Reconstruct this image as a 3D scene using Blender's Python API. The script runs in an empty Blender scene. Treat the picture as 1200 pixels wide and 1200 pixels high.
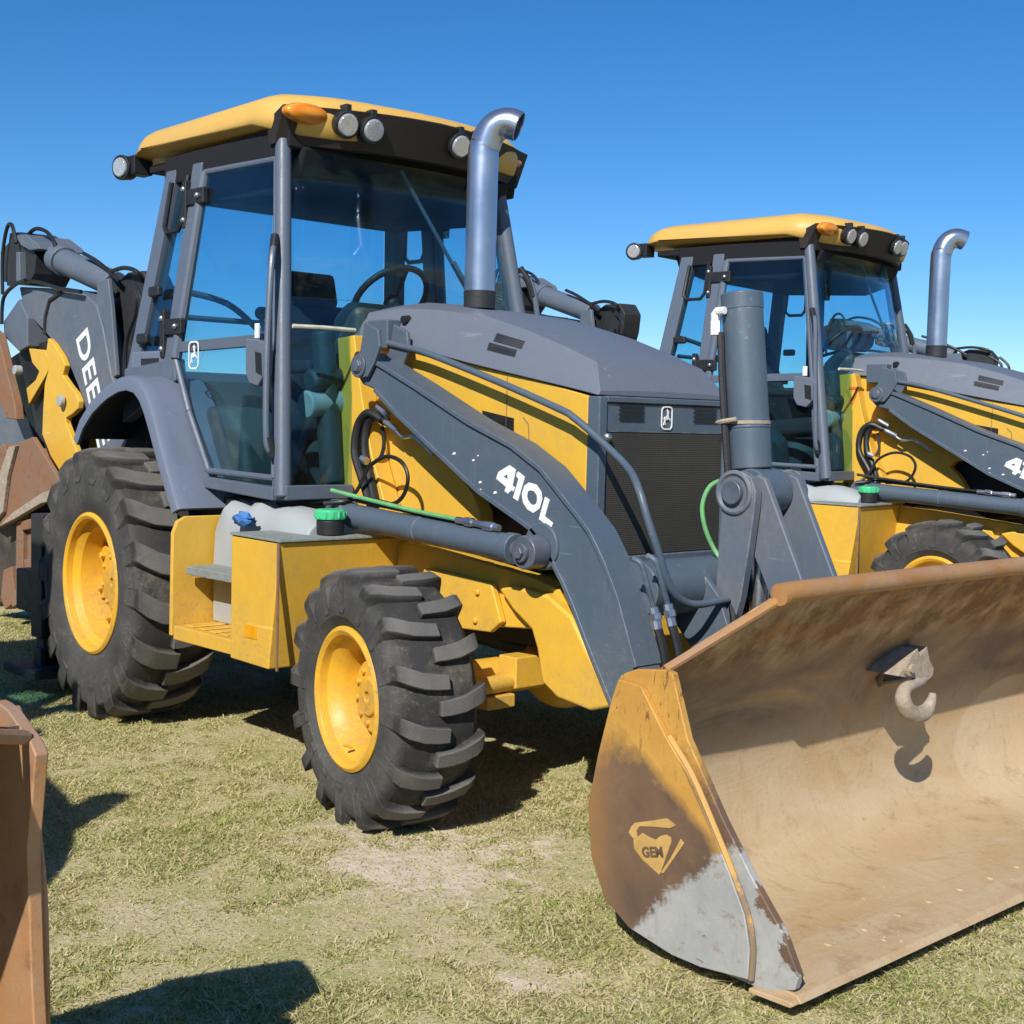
import bpy, bmesh, math, random
import numpy as np
from mathutils import Vector, Matrix
random.seed(7)
sc = bpy.context.scene
COL = sc.collection
R = math.radians

# ------------------------------------------------------------------ node helpers
class NT:
    def __init__(s, name):
        s.m = bpy.data.materials.new(name); s.m.use_nodes = True
        s.t = s.m.node_tree; s.t.nodes.clear()
        s.out = s.t.nodes.new('ShaderNodeOutputMaterial')
    def n(s, typ, **kw):
        nd = s.t.nodes.new('ShaderNode' + typ)
        for k, v in kw.items(): setattr(nd, k, v)
        return nd
    def link(s, a, b): s.t.links.new(a, b)
    def put(s, sock, v):
        if isinstance(v, bpy.types.NodeSocket): s.link(v, sock)
        elif isinstance(v, (tuple, list)) and sock.type == 'RGBA' and len(v) == 3: sock.default_value = (*v, 1)
        else: sock.default_value = v
    def obj(s): return s.n('TexCoord').outputs['Object']
    def xyz(s):
        x = s.n('SeparateXYZ'); s.link(s.obj(), x.inputs[0]); return x.outputs[0], x.outputs[1], x.outputs[2]
    def noise(s, scale, detail=4, rough=.55, dist=0, vec=None, stretch=None):
        vec = vec or s.obj()
        if stretch:
            mp = s.n('Mapping'); s.link(vec, mp.inputs[0]); mp.inputs['Scale'].default_value = stretch; vec = mp.outputs[0]
        nd = s.n('TexNoise'); s.link(vec, nd.inputs['Vector'])
        nd.inputs['Scale'].default_value = scale; nd.inputs['Detail'].default_value = detail
        nd.inputs['Roughness'].default_value = rough; nd.inputs['Distortion'].default_value = dist
        return nd.outputs['Fac']
    def ramp(s, fac, lo, hi, a=0., b=1.):
        nd = s.n('MapRange'); nd.inputs['From Min'].default_value = lo; nd.inputs['From Max'].default_value = hi
        nd.inputs['To Min'].default_value = a; nd.inputs['To Max'].default_value = b
        s.put(nd.inputs['Value'], fac); return nd.outputs[0]
    def math(s, op, a, b=0., clamp=False):
        nd = s.n('Math', operation=op, use_clamp=clamp); s.put(nd.inputs[0], a); s.put(nd.inputs[1], b); return nd.outputs[0]
    def mix(s, f, a, b):
        nd = s.n('MixRGB'); s.put(nd.inputs[0], f); s.put(nd.inputs[1], a); s.put(nd.inputs[2], b); return nd.outputs[0]
    def bump(s, h, strength=.2, dist=.01):
        nd = s.n('Bump'); nd.inputs['Strength'].default_value = strength; nd.inputs['Distance'].default_value = dist
        s.put(nd.inputs['Height'], h); return nd.outputs[0]
    def bsdf(s, color, rough=.5, metal=0., normal=None, spec=.5, coat=0.):
        b = s.n('BsdfPrincipled')
        s.put(b.inputs['Base Color'], color); s.put(b.inputs['Roughness'], rough); s.put(b.inputs['Metallic'], metal)
        s.put(b.inputs['Specular IOR Level'], spec); b.inputs['Coat Weight'].default_value = coat; b.inputs['Coat Roughness'].default_value = .15
        if normal is not None: s.link(normal, b.inputs['Normal'])
        s.link(b.outputs[0], s.out.inputs[0]); return b

M = {}
def paint(key, col, dust=(.30, .25, .17), rough=.42, dusty=.35, chips=None, spec=.45, edge=None):
    t = NT(key)
    big = t.noise(2.3, 5, .6); fine = t.noise(38, 4, .6); mid = t.noise(9, 6, .65)
    f = t.math('MULTIPLY', t.ramp(big, .42, .75), t.ramp(fine, .25, .8)); f = t.math('MULTIPLY', f, t.math('MULTIPLY', t.ramp(t.xyz()[2], 1.0, .35, 1.0, 2.2), dusty), True)
    c = t.mix(f, col, dust)
    c = t.mix(t.ramp(mid, .45, .7, 0, .28), c, tuple(x * .72 for x in col))
    c = t.mix(t.ramp(t.noise(60, 3, .5, stretch=(1, 1, .12)), .58, .8, 0, .18), c, dust)
    if dusty:
        mp = t.n('Mapping'); t.link(t.obj(), mp.inputs[0]); mp.inputs['Rotation'].default_value = (.5, .3, .9); mp.inputs['Scale'].default_value = (1, 14, 14)
        sn = t.n('TexNoise'); t.link(mp.outputs[0], sn.inputs['Vector']); sn.inputs['Scale'].default_value = 3.0; sn.inputs['Detail'].default_value = 3
        c = t.mix(t.math('MULTIPLY', t.ramp(sn.outputs['Fac'], .66, .70, 0, .45), t.ramp(t.noise(4, 3), .48, .62)), c, tuple(min(1, q * 1.6 + .05) for q in col))
        sp = t.math('MULTIPLY', t.ramp(t.noise(52, 5, .7), .57, .65), t.math('MULTIPLY', t.ramp(t.xyz()[2], 1.05, .40), t.ramp(big, .35, .6)))
        c = t.mix(t.math('MULTIPLY', sp, .75), c, (.27, .21, .14))
        c = t.mix(t.math('MULTIPLY', t.ramp(t.noise(1.1, 3), .45, .68), .22), c, tuple(q * .8 + .045 for q in col))
    if chips:
        ch = t.ramp(t.noise(24, 8, .72), .69, .71); c = t.mix(t.math('MULTIPLY', ch, t.ramp(t.noise(3.1, 2), .5, .62)), c, chips)
    if edge:
        bv = t.n('Bevel', samples=4); bv.inputs['Radius'].default_value = .007; g = t.n('NewGeometry'); vm = t.n('VectorMath', operation='DOT_PRODUCT')
        t.link(bv.outputs[0], vm.inputs[0]); t.link(g.outputs['Normal'], vm.inputs[1])
        c = t.mix(t.math('MULTIPLY', t.ramp(vm.outputs['Value'], .985, .90), t.ramp(t.noise(16, 6, .75), .46, .60)), c, edge)
    r = t.ramp(mid, .3, .7, rough - .07, rough + .16)
    t.bsdf(c, r, 0, t.bump(t.math('ADD', t.noise(14, 2), t.math('MULTIPLY', t.noise(120, 3), .15)), .06, .02), spec)
    M[key] = t.m
def plain(key, col, rough=.5, metal=0., bump=0., bs=60, var=.15, spec=.5):
    t = NT(key); n = t.noise(bs * .3, 5, .6)
    c = t.mix(t.ramp(n, .35, .7), tuple(x * (1 - var) for x in col), tuple(min(1, x * (1 + var)) for x in col))
    t.bsdf(c, t.ramp(n, .3, .7, rough - .05, rough + .08), metal, t.bump(t.noise(bs, 4), bump, .01) if bump else None, spec)
    M[key] = t.m
paint('yellow_paint', (.76, .44, .045), dust=(.42, .30, .13), rough=.42, dusty=.55, chips=(.20, .10, .05))
paint('roof_yellow', (.68, .405, .088), dust=(.5, .38, .2), rough=.45, dusty=.3)
paint('rim_yellow', (.78, .43, .03), dust=(.36, .24, .10), rough=.42, dusty=.7)
paint('grey_paint', (.080, .112, .150), dust=(.22, .21, .20), rough=.40, dusty=.30, chips=(.22, .17, .14), edge=(.27, .27, .27))
paint('fender_grey', (.150, .180, .245), dust=(.22, .23, .25), rough=.42, dusty=.18)
paint('hood_grey', (.130, .152, .192), dust=(.25, .23, .22), rough=.50, dusty=.3)
paint('cab_grey', (.105, .132, .175), dust=(.20, .2, .2), rough=.38, dusty=.2)
paint('old_grey', (.105, .135, .175), dust=(.26, .22, .18), rough=.5, dusty=.8, chips=(.3, .22, .16), edge=(.42, .38, .33))
plain('black_plastic', (.016, .017, .019), .5, 0, .1)
plain('dark_steel', (.035, .035, .037), .55, .2, .2)
plain('hose_rubber', (.014, .014, .015), .48, 0, .05)
plain('bright_steel', (.55, .56, .57), .28, .9, .05)
plain('pin_grey', (.13, .15, .19), .4, .3, .05)
plain('stack_metal', (.40, .45, .55), .30, .85, .02, 20, .08)
plain('poly_white', (.36, .385, .39), .55, 0, .15, 12, .06)
plain('bag_plastic', (.60, .61, .60), .38, 0, .1, 30, .06)
plain('green_plastic', (.06, .52, .22), .4)
plain('blue_cloth', (.05, .18, .48), .7)
plain('green_hose', (.16, .42, .16), .5)
plain('white_vinyl', (.82, .83, .84), .45, var=.03)
plain('cream_rod', (.62, .58, .46), .45)
plain('seat_fabric', (.022, .024, .028), .85, 0, .2)
plain('dash_plastic', (.030, .050, .052), .6, 0, .1)
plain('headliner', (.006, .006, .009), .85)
plain('pale_pad', (.36, .40, .37), .6)
plain('faded_grip', (.25, .27, .25), .7, 0, .5)
plain('roof_underside', (.022, .015, .011), .6)
plain('shaded_rust', (.075, .058, .046), .7, .1, .3, 30, .4)
plain('badge_yellow', (.55, .34, .11), .55, 0, .1, 40, .2)
plain('badge_letter', (.13, .08, .05), .7)
plain('orange_mark', (.70, .16, .02), .6)
plain('amber_decal', (.80, .36, .005), .5)

def tyre_mat(key, Rt, lh):
    t = NT(key); x, y, z = t.xyz()
    n = t.noise(5, 6, .65); f = t.noise(55, 5, .7)
    c = t.mix(t.ramp(n, .35, .7), (.050, .049, .047), (.098, .094, .088))
    r = t.math('SQRT', t.math('ADD', t.math('POWER', x, 2.0), t.math('POWER', z, 2.0)))
    topf = t.ramp(t.math('ADD', r, t.math('MULTIPLY', t.math('SUBTRACT', n, .5), .02)), Rt - lh * .55, Rt - lh * .1)
    c = t.mix(topf, c, t.mix(t.ramp(n, .3, .7), (.105, .10, .094), (.155, .147, .134)))
    groove = t.math('MULTIPLY', t.ramp(r, Rt - lh * .45, Rt - lh * .75), t.ramp(r, Rt - lh - .035, Rt - lh - .012))
    c = t.mix(t.math('MULTIPLY', groove, .75), c, t.mix(t.ramp(n, .5, .68), (.028, .027, .026), (.12, .10, .075)))
    c = t.mix(t.math('MULTIPLY', t.ramp(f, .52, .75), t.ramp(n, .42, .66)), c, (.20, .18, .145))
    t.bsdf(c, t.ramp(n, .3, .7, .66, .88), 0, t.bump(t.math('ADD', f, t.noise(160, 3)), .3, .006), .3); M[key] = t.m
tyre_mat('front_tyre_rubber', .466, .034); tyre_mat('rear_tyre_rubber', .645, .040)
def glass_mat():
    t = NT('tinted_glass')
    tr = t.n('BsdfTransparent'); tr.inputs[0].default_value = (.70, .87, .93, 1)
    gl = t.n('BsdfGlossy'); gl.inputs['Roughness'].default_value = .02; gl.inputs[0].default_value = (.9, .95, 1, 1)
    lw = t.n('LayerWeight'); fc = t.math('POWER', lw.outputs['Facing'], 4.0)
    du = t.n('BsdfDiffuse'); du.inputs[0].default_value = (.30, .32, .32, 1)
    m1 = t.n('MixShader'); t.link(t.ramp(t.noise(4, 5, .6), .35, .8, .002, .02), m1.inputs[0]); t.link(tr.outputs[0], m1.inputs[1]); t.link(du.outputs[0], m1.inputs[2])
    m = t.n('MixShader'); t.link(t.math('ADD', t.math('MULTIPLY', fc, .70), .032), m.inputs[0]); t.link(m1.outputs[0], m.inputs[1]); t.link(gl.outputs[0], m.inputs[2])
    t.link(m.outputs[0], t.out.inputs[0]); M['tinted_glass'] = t.m
glass_mat()
def lamp_mat():
    t = NT('lamp_glass'); v = t.n('TexVoronoi'); t.link(t.obj(), v.inputs[0]); v.inputs['Scale'].default_value = 90
    t.bsdf(t.mix(v.outputs['Distance'], (.42, .42, .43), (.58, .58, .60)), .10, .45, t.bump(v.outputs['Distance'], .12, .004)); M['lamp_glass'] = t.m
    t = NT('amber_lens'); v = t.n('TexWave'); t.link(t.obj(), v.inputs[0]); v.inputs['Scale'].default_value = 9
    b = t.bsdf(t.mix(v.outputs['Fac'], (.72, .20, .01), (.85, .33, .02)), .12, 0, t.bump(v.outputs['Fac'], .3, .01)); b.inputs['Coat Weight'].default_value = .6
    M['amber_lens'] = t.m
lamp_mat()
def grille_mat():
    t = NT('grille_mesh'); x, y, z = t.xyz()
    s1 = t.math('SINE', t.math('MULTIPLY', z, 900)); s2 = t.math('SINE', t.math('MULTIPLY', y, 700))
    h = t.math('MULTIPLY', t.ramp(s1, -.2, .6), t.ramp(s2, -.9, .2))
    n = t.noise(4, 5, .65)
    c = t.mix(h, (.030, .028, .023), t.mix(t.ramp(n, .35, .7), (.072, .067, .054), (.125, .108, .076)))
    t.bsdf(c, .7, .1, t.bump(h, .25, .002)); M['grille_mesh'] = t.m
grille_mat()
def rust_mats():
    # bucket inside and back: worn tan steel with brown, ochre and grey streaks
    t = NT('worn_bucket_steel'); x, y, z = t.xyz()
    a = t.noise(2.2, 7, .62, 1.2, stretch=(1, .45, 1)); b = t.noise(7, 8, .68, .8, stretch=(1, .35, 1.4)); f = t.noise(45, 6, .7)
    c = t.mix(t.ramp(a, .32, .66), (.50, .33, .165), (.58, .435, .265))
    c = t.mix(t.ramp(b, .52, .72, 0, .75), c, (.56, .45, .30))
    c = t.mix(t.ramp(t.noise(3.3, 8, .7, 1.5), .56, .72, 0, .6), c, (.40, .205, .07))
    c = t.mix(t.ramp(t.noise(13, 9, .75), .60, .72, 0, .55), c, (.17, .11, .07))
    c = t.mix(t.math('MULTIPLY', t.ramp(z, .62, .80), t.ramp(t.noise(5, 8, .7, .25), .34, .55)), c, (.185, .085, .030))
    c = t.mix(t.math('MULTIPLY', t.ramp(z, .72, .9), t.ramp(t.noise(9, 9, .75, .3, stretch=(1, .8, .6)), .52, .66)), c, (.40, .19, .045))
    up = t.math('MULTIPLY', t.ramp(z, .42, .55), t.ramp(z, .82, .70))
    c = t.mix(t.math('MULTIPLY', up, t.ramp(a, .30, .55, .2, .9)), c, (.13, .10, .09))  # dark band paints the lip's shade into the upper back wall, plus some scorch
    sp = t.math('MULTIPLY', t.ramp(t.noise(48, 2, .5), .69, .70), t.math('MULTIPLY', t.ramp(z, .22, .10), t.ramp(t.noise(3, 3), .52, .58)))
    pd = t.math('ADD', t.math('POWER', t.math('DIVIDE', t.math('SUBTRACT', y, 1.22), .50), 2.0), t.math('POWER', t.math('DIVIDE', t.math('SUBTRACT', z, .20), .30), 2.0))
    pd = t.math('ADD', pd, t.math('MULTIPLY', t.math('SUBTRACT', b, .5), .25))
    c = t.mix(t.ramp(pd, 1.0, .93, 0, .8), c, t.mix(b, (.60, .43, .25), (.62, .50, .34)))
    c = t.mix(sp, c, (.75, .70, .55))
    c = t.mix(t.ramp(f, .55, .8, 0, .3), c, (.16, .10, .06))
    s1 = t.noise(2.2, 5, .65, .2, stretch=(1, 16, 1)); s2 = t.noise(3.1, 5, .65, .2, stretch=(.8, 26, .8))
    c = t.mix(t.math('MULTIPLY', t.ramp(s1, .56, .72, 0, .32), t.ramp(b, .45, .62)), c, (.27, .17, .095))
    c = t.mix(t.math('MULTIPLY', t.ramp(s2, .58, .74, 0, .32), t.ramp(t.noise(5, 4), .46, .62)), c, (.66, .54, .38))
    c = t.mix(t.ramp(t.noise(4.2, 9, .78, .3), .55, .64, 0, .55), c, (.33, .20, .11))
    t.bsdf(c, t.ramp(b, .3, .7, .45, .75), .12, t.bump(t.math('ADD', t.math('ADD', t.math('MULTIPLY', f, .5), b), t.math('MULTIPLY', t.noise(1.7, 2), 2.5)), .32, .014), .4); M['worn_bucket_steel'] = t.m
    # side plate: remains of yellow paint over rust, grey bare steel at the toe
    t = NT('worn_side_plate'); x, y, z = t.xyz()
    n1 = t.noise(7, 8, .68, .4); n2 = t.noise(2.6, 5, .6, .5); f = t.noise(60, 6, .7)
    rust = t.mix(t.ramp(n2, .35, .65), (.10, .068, .050), (.21, .125, .072))
    rust = t.mix(t.ramp(n1, .55, .7, 0, .6), rust, (.27, .155, .07))
    yel = t.mix(t.ramp(n1, .4, .7), (.60, .335, .075), (.50, .25, .05))
    rd = t.math('SUBTRACT', x, t.math('SUBTRACT', 2.0, t.math('MULTIPLY', z, .69)))
    nz = t.math('SUBTRACT', t.noise(9, 8, .7, .3), .5)
    wz = t.math('ADD', t.math('MAXIMUM', t.math('MULTIPLY', t.math('SUBTRACT', z, .40), .75), 0.0), t.math('ADD', .012, t.math('MULTIPLY', nz, .10)))
    band = t.math('MULTIPLY', t.ramp(t.math('ADD', rd, wz), -.03, .03), t.ramp(rd, .014, .002))
    rust = t.mix(t.ramp(t.math('ADD', x, t.math('MULTIPLY', t.math('SUBTRACT', n2, .5), .3)), 1.42, 1.30), rust, (.30, .16, .065))
    hy = t.math('ADD', z, t.math('MULTIPLY', nz, .45))
    c = t.mix(t.math('MAXIMUM', t.ramp(hy, .50, .66), band), rust, yel)
    sc_ = t.math('MULTIPLY', t.ramp(t.noise(16, 9, .8, 2.5, stretch=(2, 1, .5)), .57, .60), t.ramp(z, .48, .66))
    c = t.mix(sc_, c, (.20, .10, .035))
    # bare grey patch: z below a tilted ragged line
    g = t.math('ADD', t.math('ADD', z, t.math('MULTIPLY', x, -.90)), t.math('MULTIPLY', t.math('SUBTRACT', t.noise(9, 9, .72, .4), .5), .22))
    gx = t.math('ADD', x, t.math('MULTIPLY', t.math('SUBTRACT', t.noise(14, 6, .7), .5), .14))
    gm = t.math('MULTIPLY', t.math('MULTIPLY', t.ramp(t.math('ADD', g, t.math('MULTIPLY', t.math('SUBTRACT', f, .5), .09)), -1.205, -1.24), t.ramp(gx, 1.45, 1.46)), t.ramp(t.math('ADD', rd, t.math('MULTIPLY', nz, .22)), .062, .054))
    grey = t.mix(t.ramp(t.noise(6, 7, .7), .35, .65), (.34, .345, .34), (.44, .435, .41))
    grey = t.mix(t.ramp(t.noise(30, 6, .7, 0, stretch=(.6, 1, 2)), .64, .70), grey, (.16, .12, .09))
    grey = t.mix(t.ramp(t.noise(22, 8, .75), .56, .66, 0, .7), grey, (.26, .20, .15)); grey = t.mix(t.ramp(t.noise(3, 6, .7, .2, stretch=(12, 1, 2)), .55, .68, 0, .5), grey, (.30, .29, .27))
    c = t.mix(gm, c, grey)
    t.bsdf(c, t.ramp(n1, .3, .7, .45, .7), .1, t.bump(t.math('ADD', f, n1), .18, .008), .4); M['worn_side_plate'] = t.m
    t = NT('worn_yellow_edge'); n1 = t.noise(16, 9, .75)
    z = t.xyz()[2]
    c = t.mix(t.ramp(t.math('ADD', z, t.math('MULTIPLY', t.math('SUBTRACT', n1, .5), 1.1)), .20, .34), (.24, .17, .11), (.58, .34, .10))
    t.bsdf(c, .5, 0, t.bump(n1, .1, .01)); M['worn_yellow_edge'] = t.m
    t = NT('rusty_steel'); n1 = t.noise(6, 8, .7, .6); f = t.noise(50, 6, .7)
    c = t.mix(t.ramp(n1, .35, .65), (.29, .135, .068), (.25, .165, .115))
    c = t.mix(t.ramp(t.noise(15, 8, .75), .56, .68, 0, .7), c, (.13, .075, .045))
    t.bsdf(c, .72, .1, t.bump(t.math('ADD', f, n1), .3, .01), .3); M['rusty_steel'] = t.m
    t = NT('lip_rust'); n1 = t.noise(9, 8, .7, .5, stretch=(1, .5, 1)); f = t.noise(60, 6, .7)
    c = t.mix(t.ramp(n1, .35, .62), (.36, .17, .060), (.40, .25, .15))
    c = t.mix(t.ramp(t.noise(4, 5, .6), .5, .66, 0, .6), c, (.46, .22, .05))
    t.bsdf(c, .6, .1, t.bump(t.math('ADD', f, n1), .25, .01), .35); M['lip_rust'] = t.m
    t = NT('pale_scale'); n1 = t.noise(30, 8, .75)
    t.bsdf(t.mix(t.ramp(n1, .35, .65), (.30, .235, .175), (.46, .39, .31)), .85, 0, t.bump(n1, .5, .012), .3); M['pale_scale'] = t.m
    t = NT('orange_bucket_rust'); x, y, z = t.xyz(); n1 = t.noise(6, 8, .7, .8); f = t.noise(55, 6, .7)
    c = t.mix(t.ramp(n1, .38, .62), (.46, .215, .085), (.47, .27, .145))
    c = t.mix(t.ramp(t.math('ADD', z, t.math('MULTIPLY', t.math('SUBTRACT', n1, .5), .3)), .74, .90), c, (.30, .26, .24))
    c = t.mix(t.ramp(t.noise(14, 7, .7), .56, .68, 0, .5), c, (.15, .09, .06))
    t.bsdf(c, .55, .2, t.bump(t.math('ADD', f, n1), .2, .01), .4); M['orange_bucket_rust'] = t.m
rust_mats()

# ------------------------------------------------------------------ mesh builder
class MB:
    def __init__(s): s.v = []; s.f = []
    def add(s, vs, fs):
        o = len(s.v); s.v += [tuple(map(float, v)) for v in vs]; s.f += [tuple(i + o for i in f) for f in fs]; return s
    def box(s, c, d, rot=None):
        h = [x / 2 for x in d]; vs = []
        for a in (-1, 1):
            for b in (-1, 1):
                for e in (-1, 1):
                    p = Vector((a * h[0], b * h[1], e * h[2]))
                    if rot is not None: p = rot @ p
                    vs.append(p + Vector(c))
        return s.add(vs, [(0, 1, 3, 2), (4, 6, 7, 5), (0, 4, 5, 1), (2, 3, 7, 6), (0, 2, 6, 4), (1, 5, 7, 3)])
    def prism(s, pts, ax, a, b):
        i = 'xyz'.index(ax); n = len(pts)
        def P(p, t): q = list(p); q.insert(i, t); return q
        vs = [P(p, a) for p in pts] + [P(p, b) for p in pts]
        return s.add(vs, [tuple(range(n)), tuple(range(2 * n - 1, n - 1, -1))] + [(k, (k + 1) % n, n + (k + 1) % n, n + k) for k in range(n)])
    def loft(s, rings, cap=True, closed=True):
        n = len(rings[0]); vs = [p for r in rings for p in r]; fs = []
        for j in range(len(rings) - 1):
            for k in range(n if closed else n - 1):
                fs.append((j * n + k, j * n + (k + 1) % n, (j + 1) * n + (k + 1) % n, (j + 1) * n + k))
        if cap: fs += [tuple(range(n)), tuple(range(len(vs) - 1, len(vs) - n - 1, -1))]
        return s.add(vs, fs)
    def tube(s, pts, r, n=12, sub=6, smooth=True, cap=True):
        P = [Vector(p) for p in pts]
        if smooth and len(P) > 2:
            Q = []; RR = []; rl = r if isinstance(r, (list, tuple)) else [r] * len(P)
            for i in range(len(P) - 1):
                p0 = P[max(i - 1, 0)]; p1 = P[i]; p2 = P[i + 1]; p3 = P[min(i + 2, len(P) - 1)]
                for k in range(sub):
                    t = k / sub
                    Q.append(.5 * ((2 * p1) + (p2 - p0) * t + (2 * p0 - 5 * p1 + 4 * p2 - p3) * t * t + (3 * p1 - p0 - 3 * p2 + p3) * t ** 3))
                    RR.append(rl[i] * (1 - t) + rl[i + 1] * t)
            Q.append(P[-1]); RR.append(rl[-1]); P = Q; r = RR
        rl = r if isinstance(r, (list, tuple)) else [r] * len(P)
        rings = []; up = None
        for i, p in enumerate(P):
            d = (P[min(i + 1, len(P) - 1)] - P[max(i - 1, 0)]).normalized()
            if up is None:
                up = d.cross(Vector((0, 0, 1))) if abs(d.z) < .9 else d.cross(Vector((0, 1, 0)))
            up = (up - d * up.dot(d)).normalized(); w = d.cross(up)
            rings.append([p + rl[i] * (math.cos(2 * math.pi * k / n) * up + math.sin(2 * math.pi * k / n) * w) for k in range(n)])
        return s.loft(rings, cap)
    def cyl(s, p0, p1, r0, r1=None, n=24): return s.tube([p0, p1], [r0, r0 if r1 is None else r1], n, smooth=False)
    def lathe(s, prof, c, ax='y', n=64, closed=False):
        # prof: (radius, height along the axis)
        i = 'xyz'.index(ax); rings = []
        for r, h in prof:
            ring = []
            for k in range(n):
                a = 2 * math.pi * k / n; q = [r * math.cos(a), r * math.sin(a)]; q.insert(i, h)
                ring.append([q[j] + c[j] for j in range(3)])
            rings.append(ring)
        if closed: rings.append(rings[0]); return s.loft(rings, False)
        return s.loft(rings, True)
    def ball(s, c, r, n=16, sq=(1, 1, 1)):
        rings = []
        for j in range(1, n // 2):
            a = math.pi * j / (n // 2)
            rings.append([(c[0] + r * sq[0] * math.sin(a) * math.cos(2 * math.pi * k / n), c[1] + r * sq[1] * math.sin(a) * math.sin(2 * math.pi * k / n), c[2] + r * sq[2] * math.cos(a)) for k in range(n)])
        return s.loft(rings, True)
    def mirror(s):
        o = len(s.v); s.v += [(x, -y, z) for x, y, z in s.v]; s.f += [tuple(i + o for i in reversed(f)) for f in s.f]; return s
    def build(s, name, mat, parent=None, bevel=0., angle=35, smooth=True, solid=0.):
        me = bpy.data.meshes.new(name); me.from_pydata(s.v, [], s.f)
        bm = bmesh.new(); bm.from_mesh(me); bmesh.ops.recalc_face_normals(bm, faces=bm.faces); bm.to_mesh(me); bm.free()
        me.materials.append(M[mat] if isinstance(mat, str) else mat)
        if smooth:
            me.polygons.foreach_set('use_smooth', [True] * len(me.polygons)); me.set_sharp_from_angle(angle=R(angle))
        o = bpy.data.objects.new(name, me); COL.objects.link(o)
        if parent is not None: o.parent = parent
        if solid:
            md = o.modifiers.new('solid', 'SOLIDIFY'); md.thickness = solid; md.offset = 0
        if bevel:
            md = o.modifiers.new('bevel', 'BEVEL'); md.width = bevel; md.segments = 2; md.limit_method = 'ANGLE'; md.angle_limit = R(38); md.harden_normals = True
        return o
def mirror_pts(p): return [(x, -y, z) for x, y, z in p]
def empty(name, loc=(0, 0, 0), parent=None):
    o = bpy.data.objects.new(name, None); COL.objects.link(o); o.location = loc; o.empty_display_size = .2
    if parent is not None: o.parent = parent
    return o
def tag(o, label=None, cat=None, group=None, kind=None):
    for k, v in (('label', label), ('category', cat), ('group', group), ('kind', kind)):
        if v: o[k] = v
    return o
def text(name, body, mat, parent, origin, xdir, ydir, size, thick=.002, stretch=1., bold=.02):
    cu = bpy.data.curves.new(name, 'FONT'); cu.body = body; cu.size = 1; cu.extrude = .01; cu.offset = bold; cu.space_character = 1.03
    tmp = bpy.data.objects.new('tmp_text', cu); COL.objects.link(tmp)
    dg = bpy.context.evaluated_depsgraph_get(); me = bpy.data.meshes.new_from_object(tmp.evaluated_get(dg))
    bpy.data.objects.remove(tmp); bpy.data.curves.remove(cu)
    X = Vector(xdir).normalized(); Y = Vector(ydir); Y = (Y - X * Y.dot(X)).normalized(); Z = X.cross(Y)
    mt = Matrix((X * size * stretch, Y * size, Z * thick / .01)).transposed().to_4x4(); mt.translation = Vector(origin)
    me.transform(mt); me.materials.clear(); me.materials.append(M[mat]); me.name = name
    o = bpy.data.objects.new(name, me); COL.objects.link(o); o.parent = parent
    return o
def deer_emblem(parent, origin, xdir, ydir, h):
    X = Vector(xdir).normalized(); Y = Vector(ydir).normalized(); N = X.cross(Y)
    def W(p, t): return Vector(origin) + X * p[0] * h + Y * p[1] * h + N * t
    def rr(w, hh, r, n=6):
        out = []
        for cx, cy, a0 in ((w - r, hh - r, 0), (-w + r, hh - r, 90), (-w + r, -hh + r, 180), (w - r, -hh + r, 270)):
            for k in range(n + 1):
                a = R(a0 + 90 * k / n); out.append((cx + r * math.cos(a), cy + r * math.sin(a)))
        return out
    mb = MB(); o = rr(.36, .5, .2); i = rr(.30, .44, .16); n = len(o)
    vs = [W(p, .003) for p in o] + [W(p, .003) for p in i] + [W(p, 0) for p in o] + [W(p, 0) for p in i]
    fs = []
    for k in range(n):
        q = (k + 1) % n
        fs += [(k, q, n + q, n + k), (k, q, 2 * n + q, 2 * n + k), (n + k, n + q, 3 * n + q, 3 * n + k)]
    mb.add(vs, fs)
    deer = [(-.24, -.30), (-.17, -.14), (-.20, -.02), (-.15, .06), (-.03, .06), (.02, .12), (.0, .24), (-.07, .30), (.0, .32), (.02, .38), (.06, .31), (.13, .27), (.10, .24), (.09, .12), (.11, .02), (.22, -.04), (.23, -.12), (.20, -.12), (.19, -.07), (.09, -.05), (.02, -.08), (-.08, -.08), (-.11, -.16), (-.08, -.26), (-.11, -.30), (-.14, -.19), (-.20, -.32)]
    m = len(deer); mb.add([W(p, .003) for p in deer] + [W(p, 0) for p in deer], [tuple(range(m))] + [(k, (k + 1) % m, m + (k + 1) % m, m + k) for k in range(m)])
    return mb.build('emblem', 'white_vinyl', parent, smooth=False)

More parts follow.
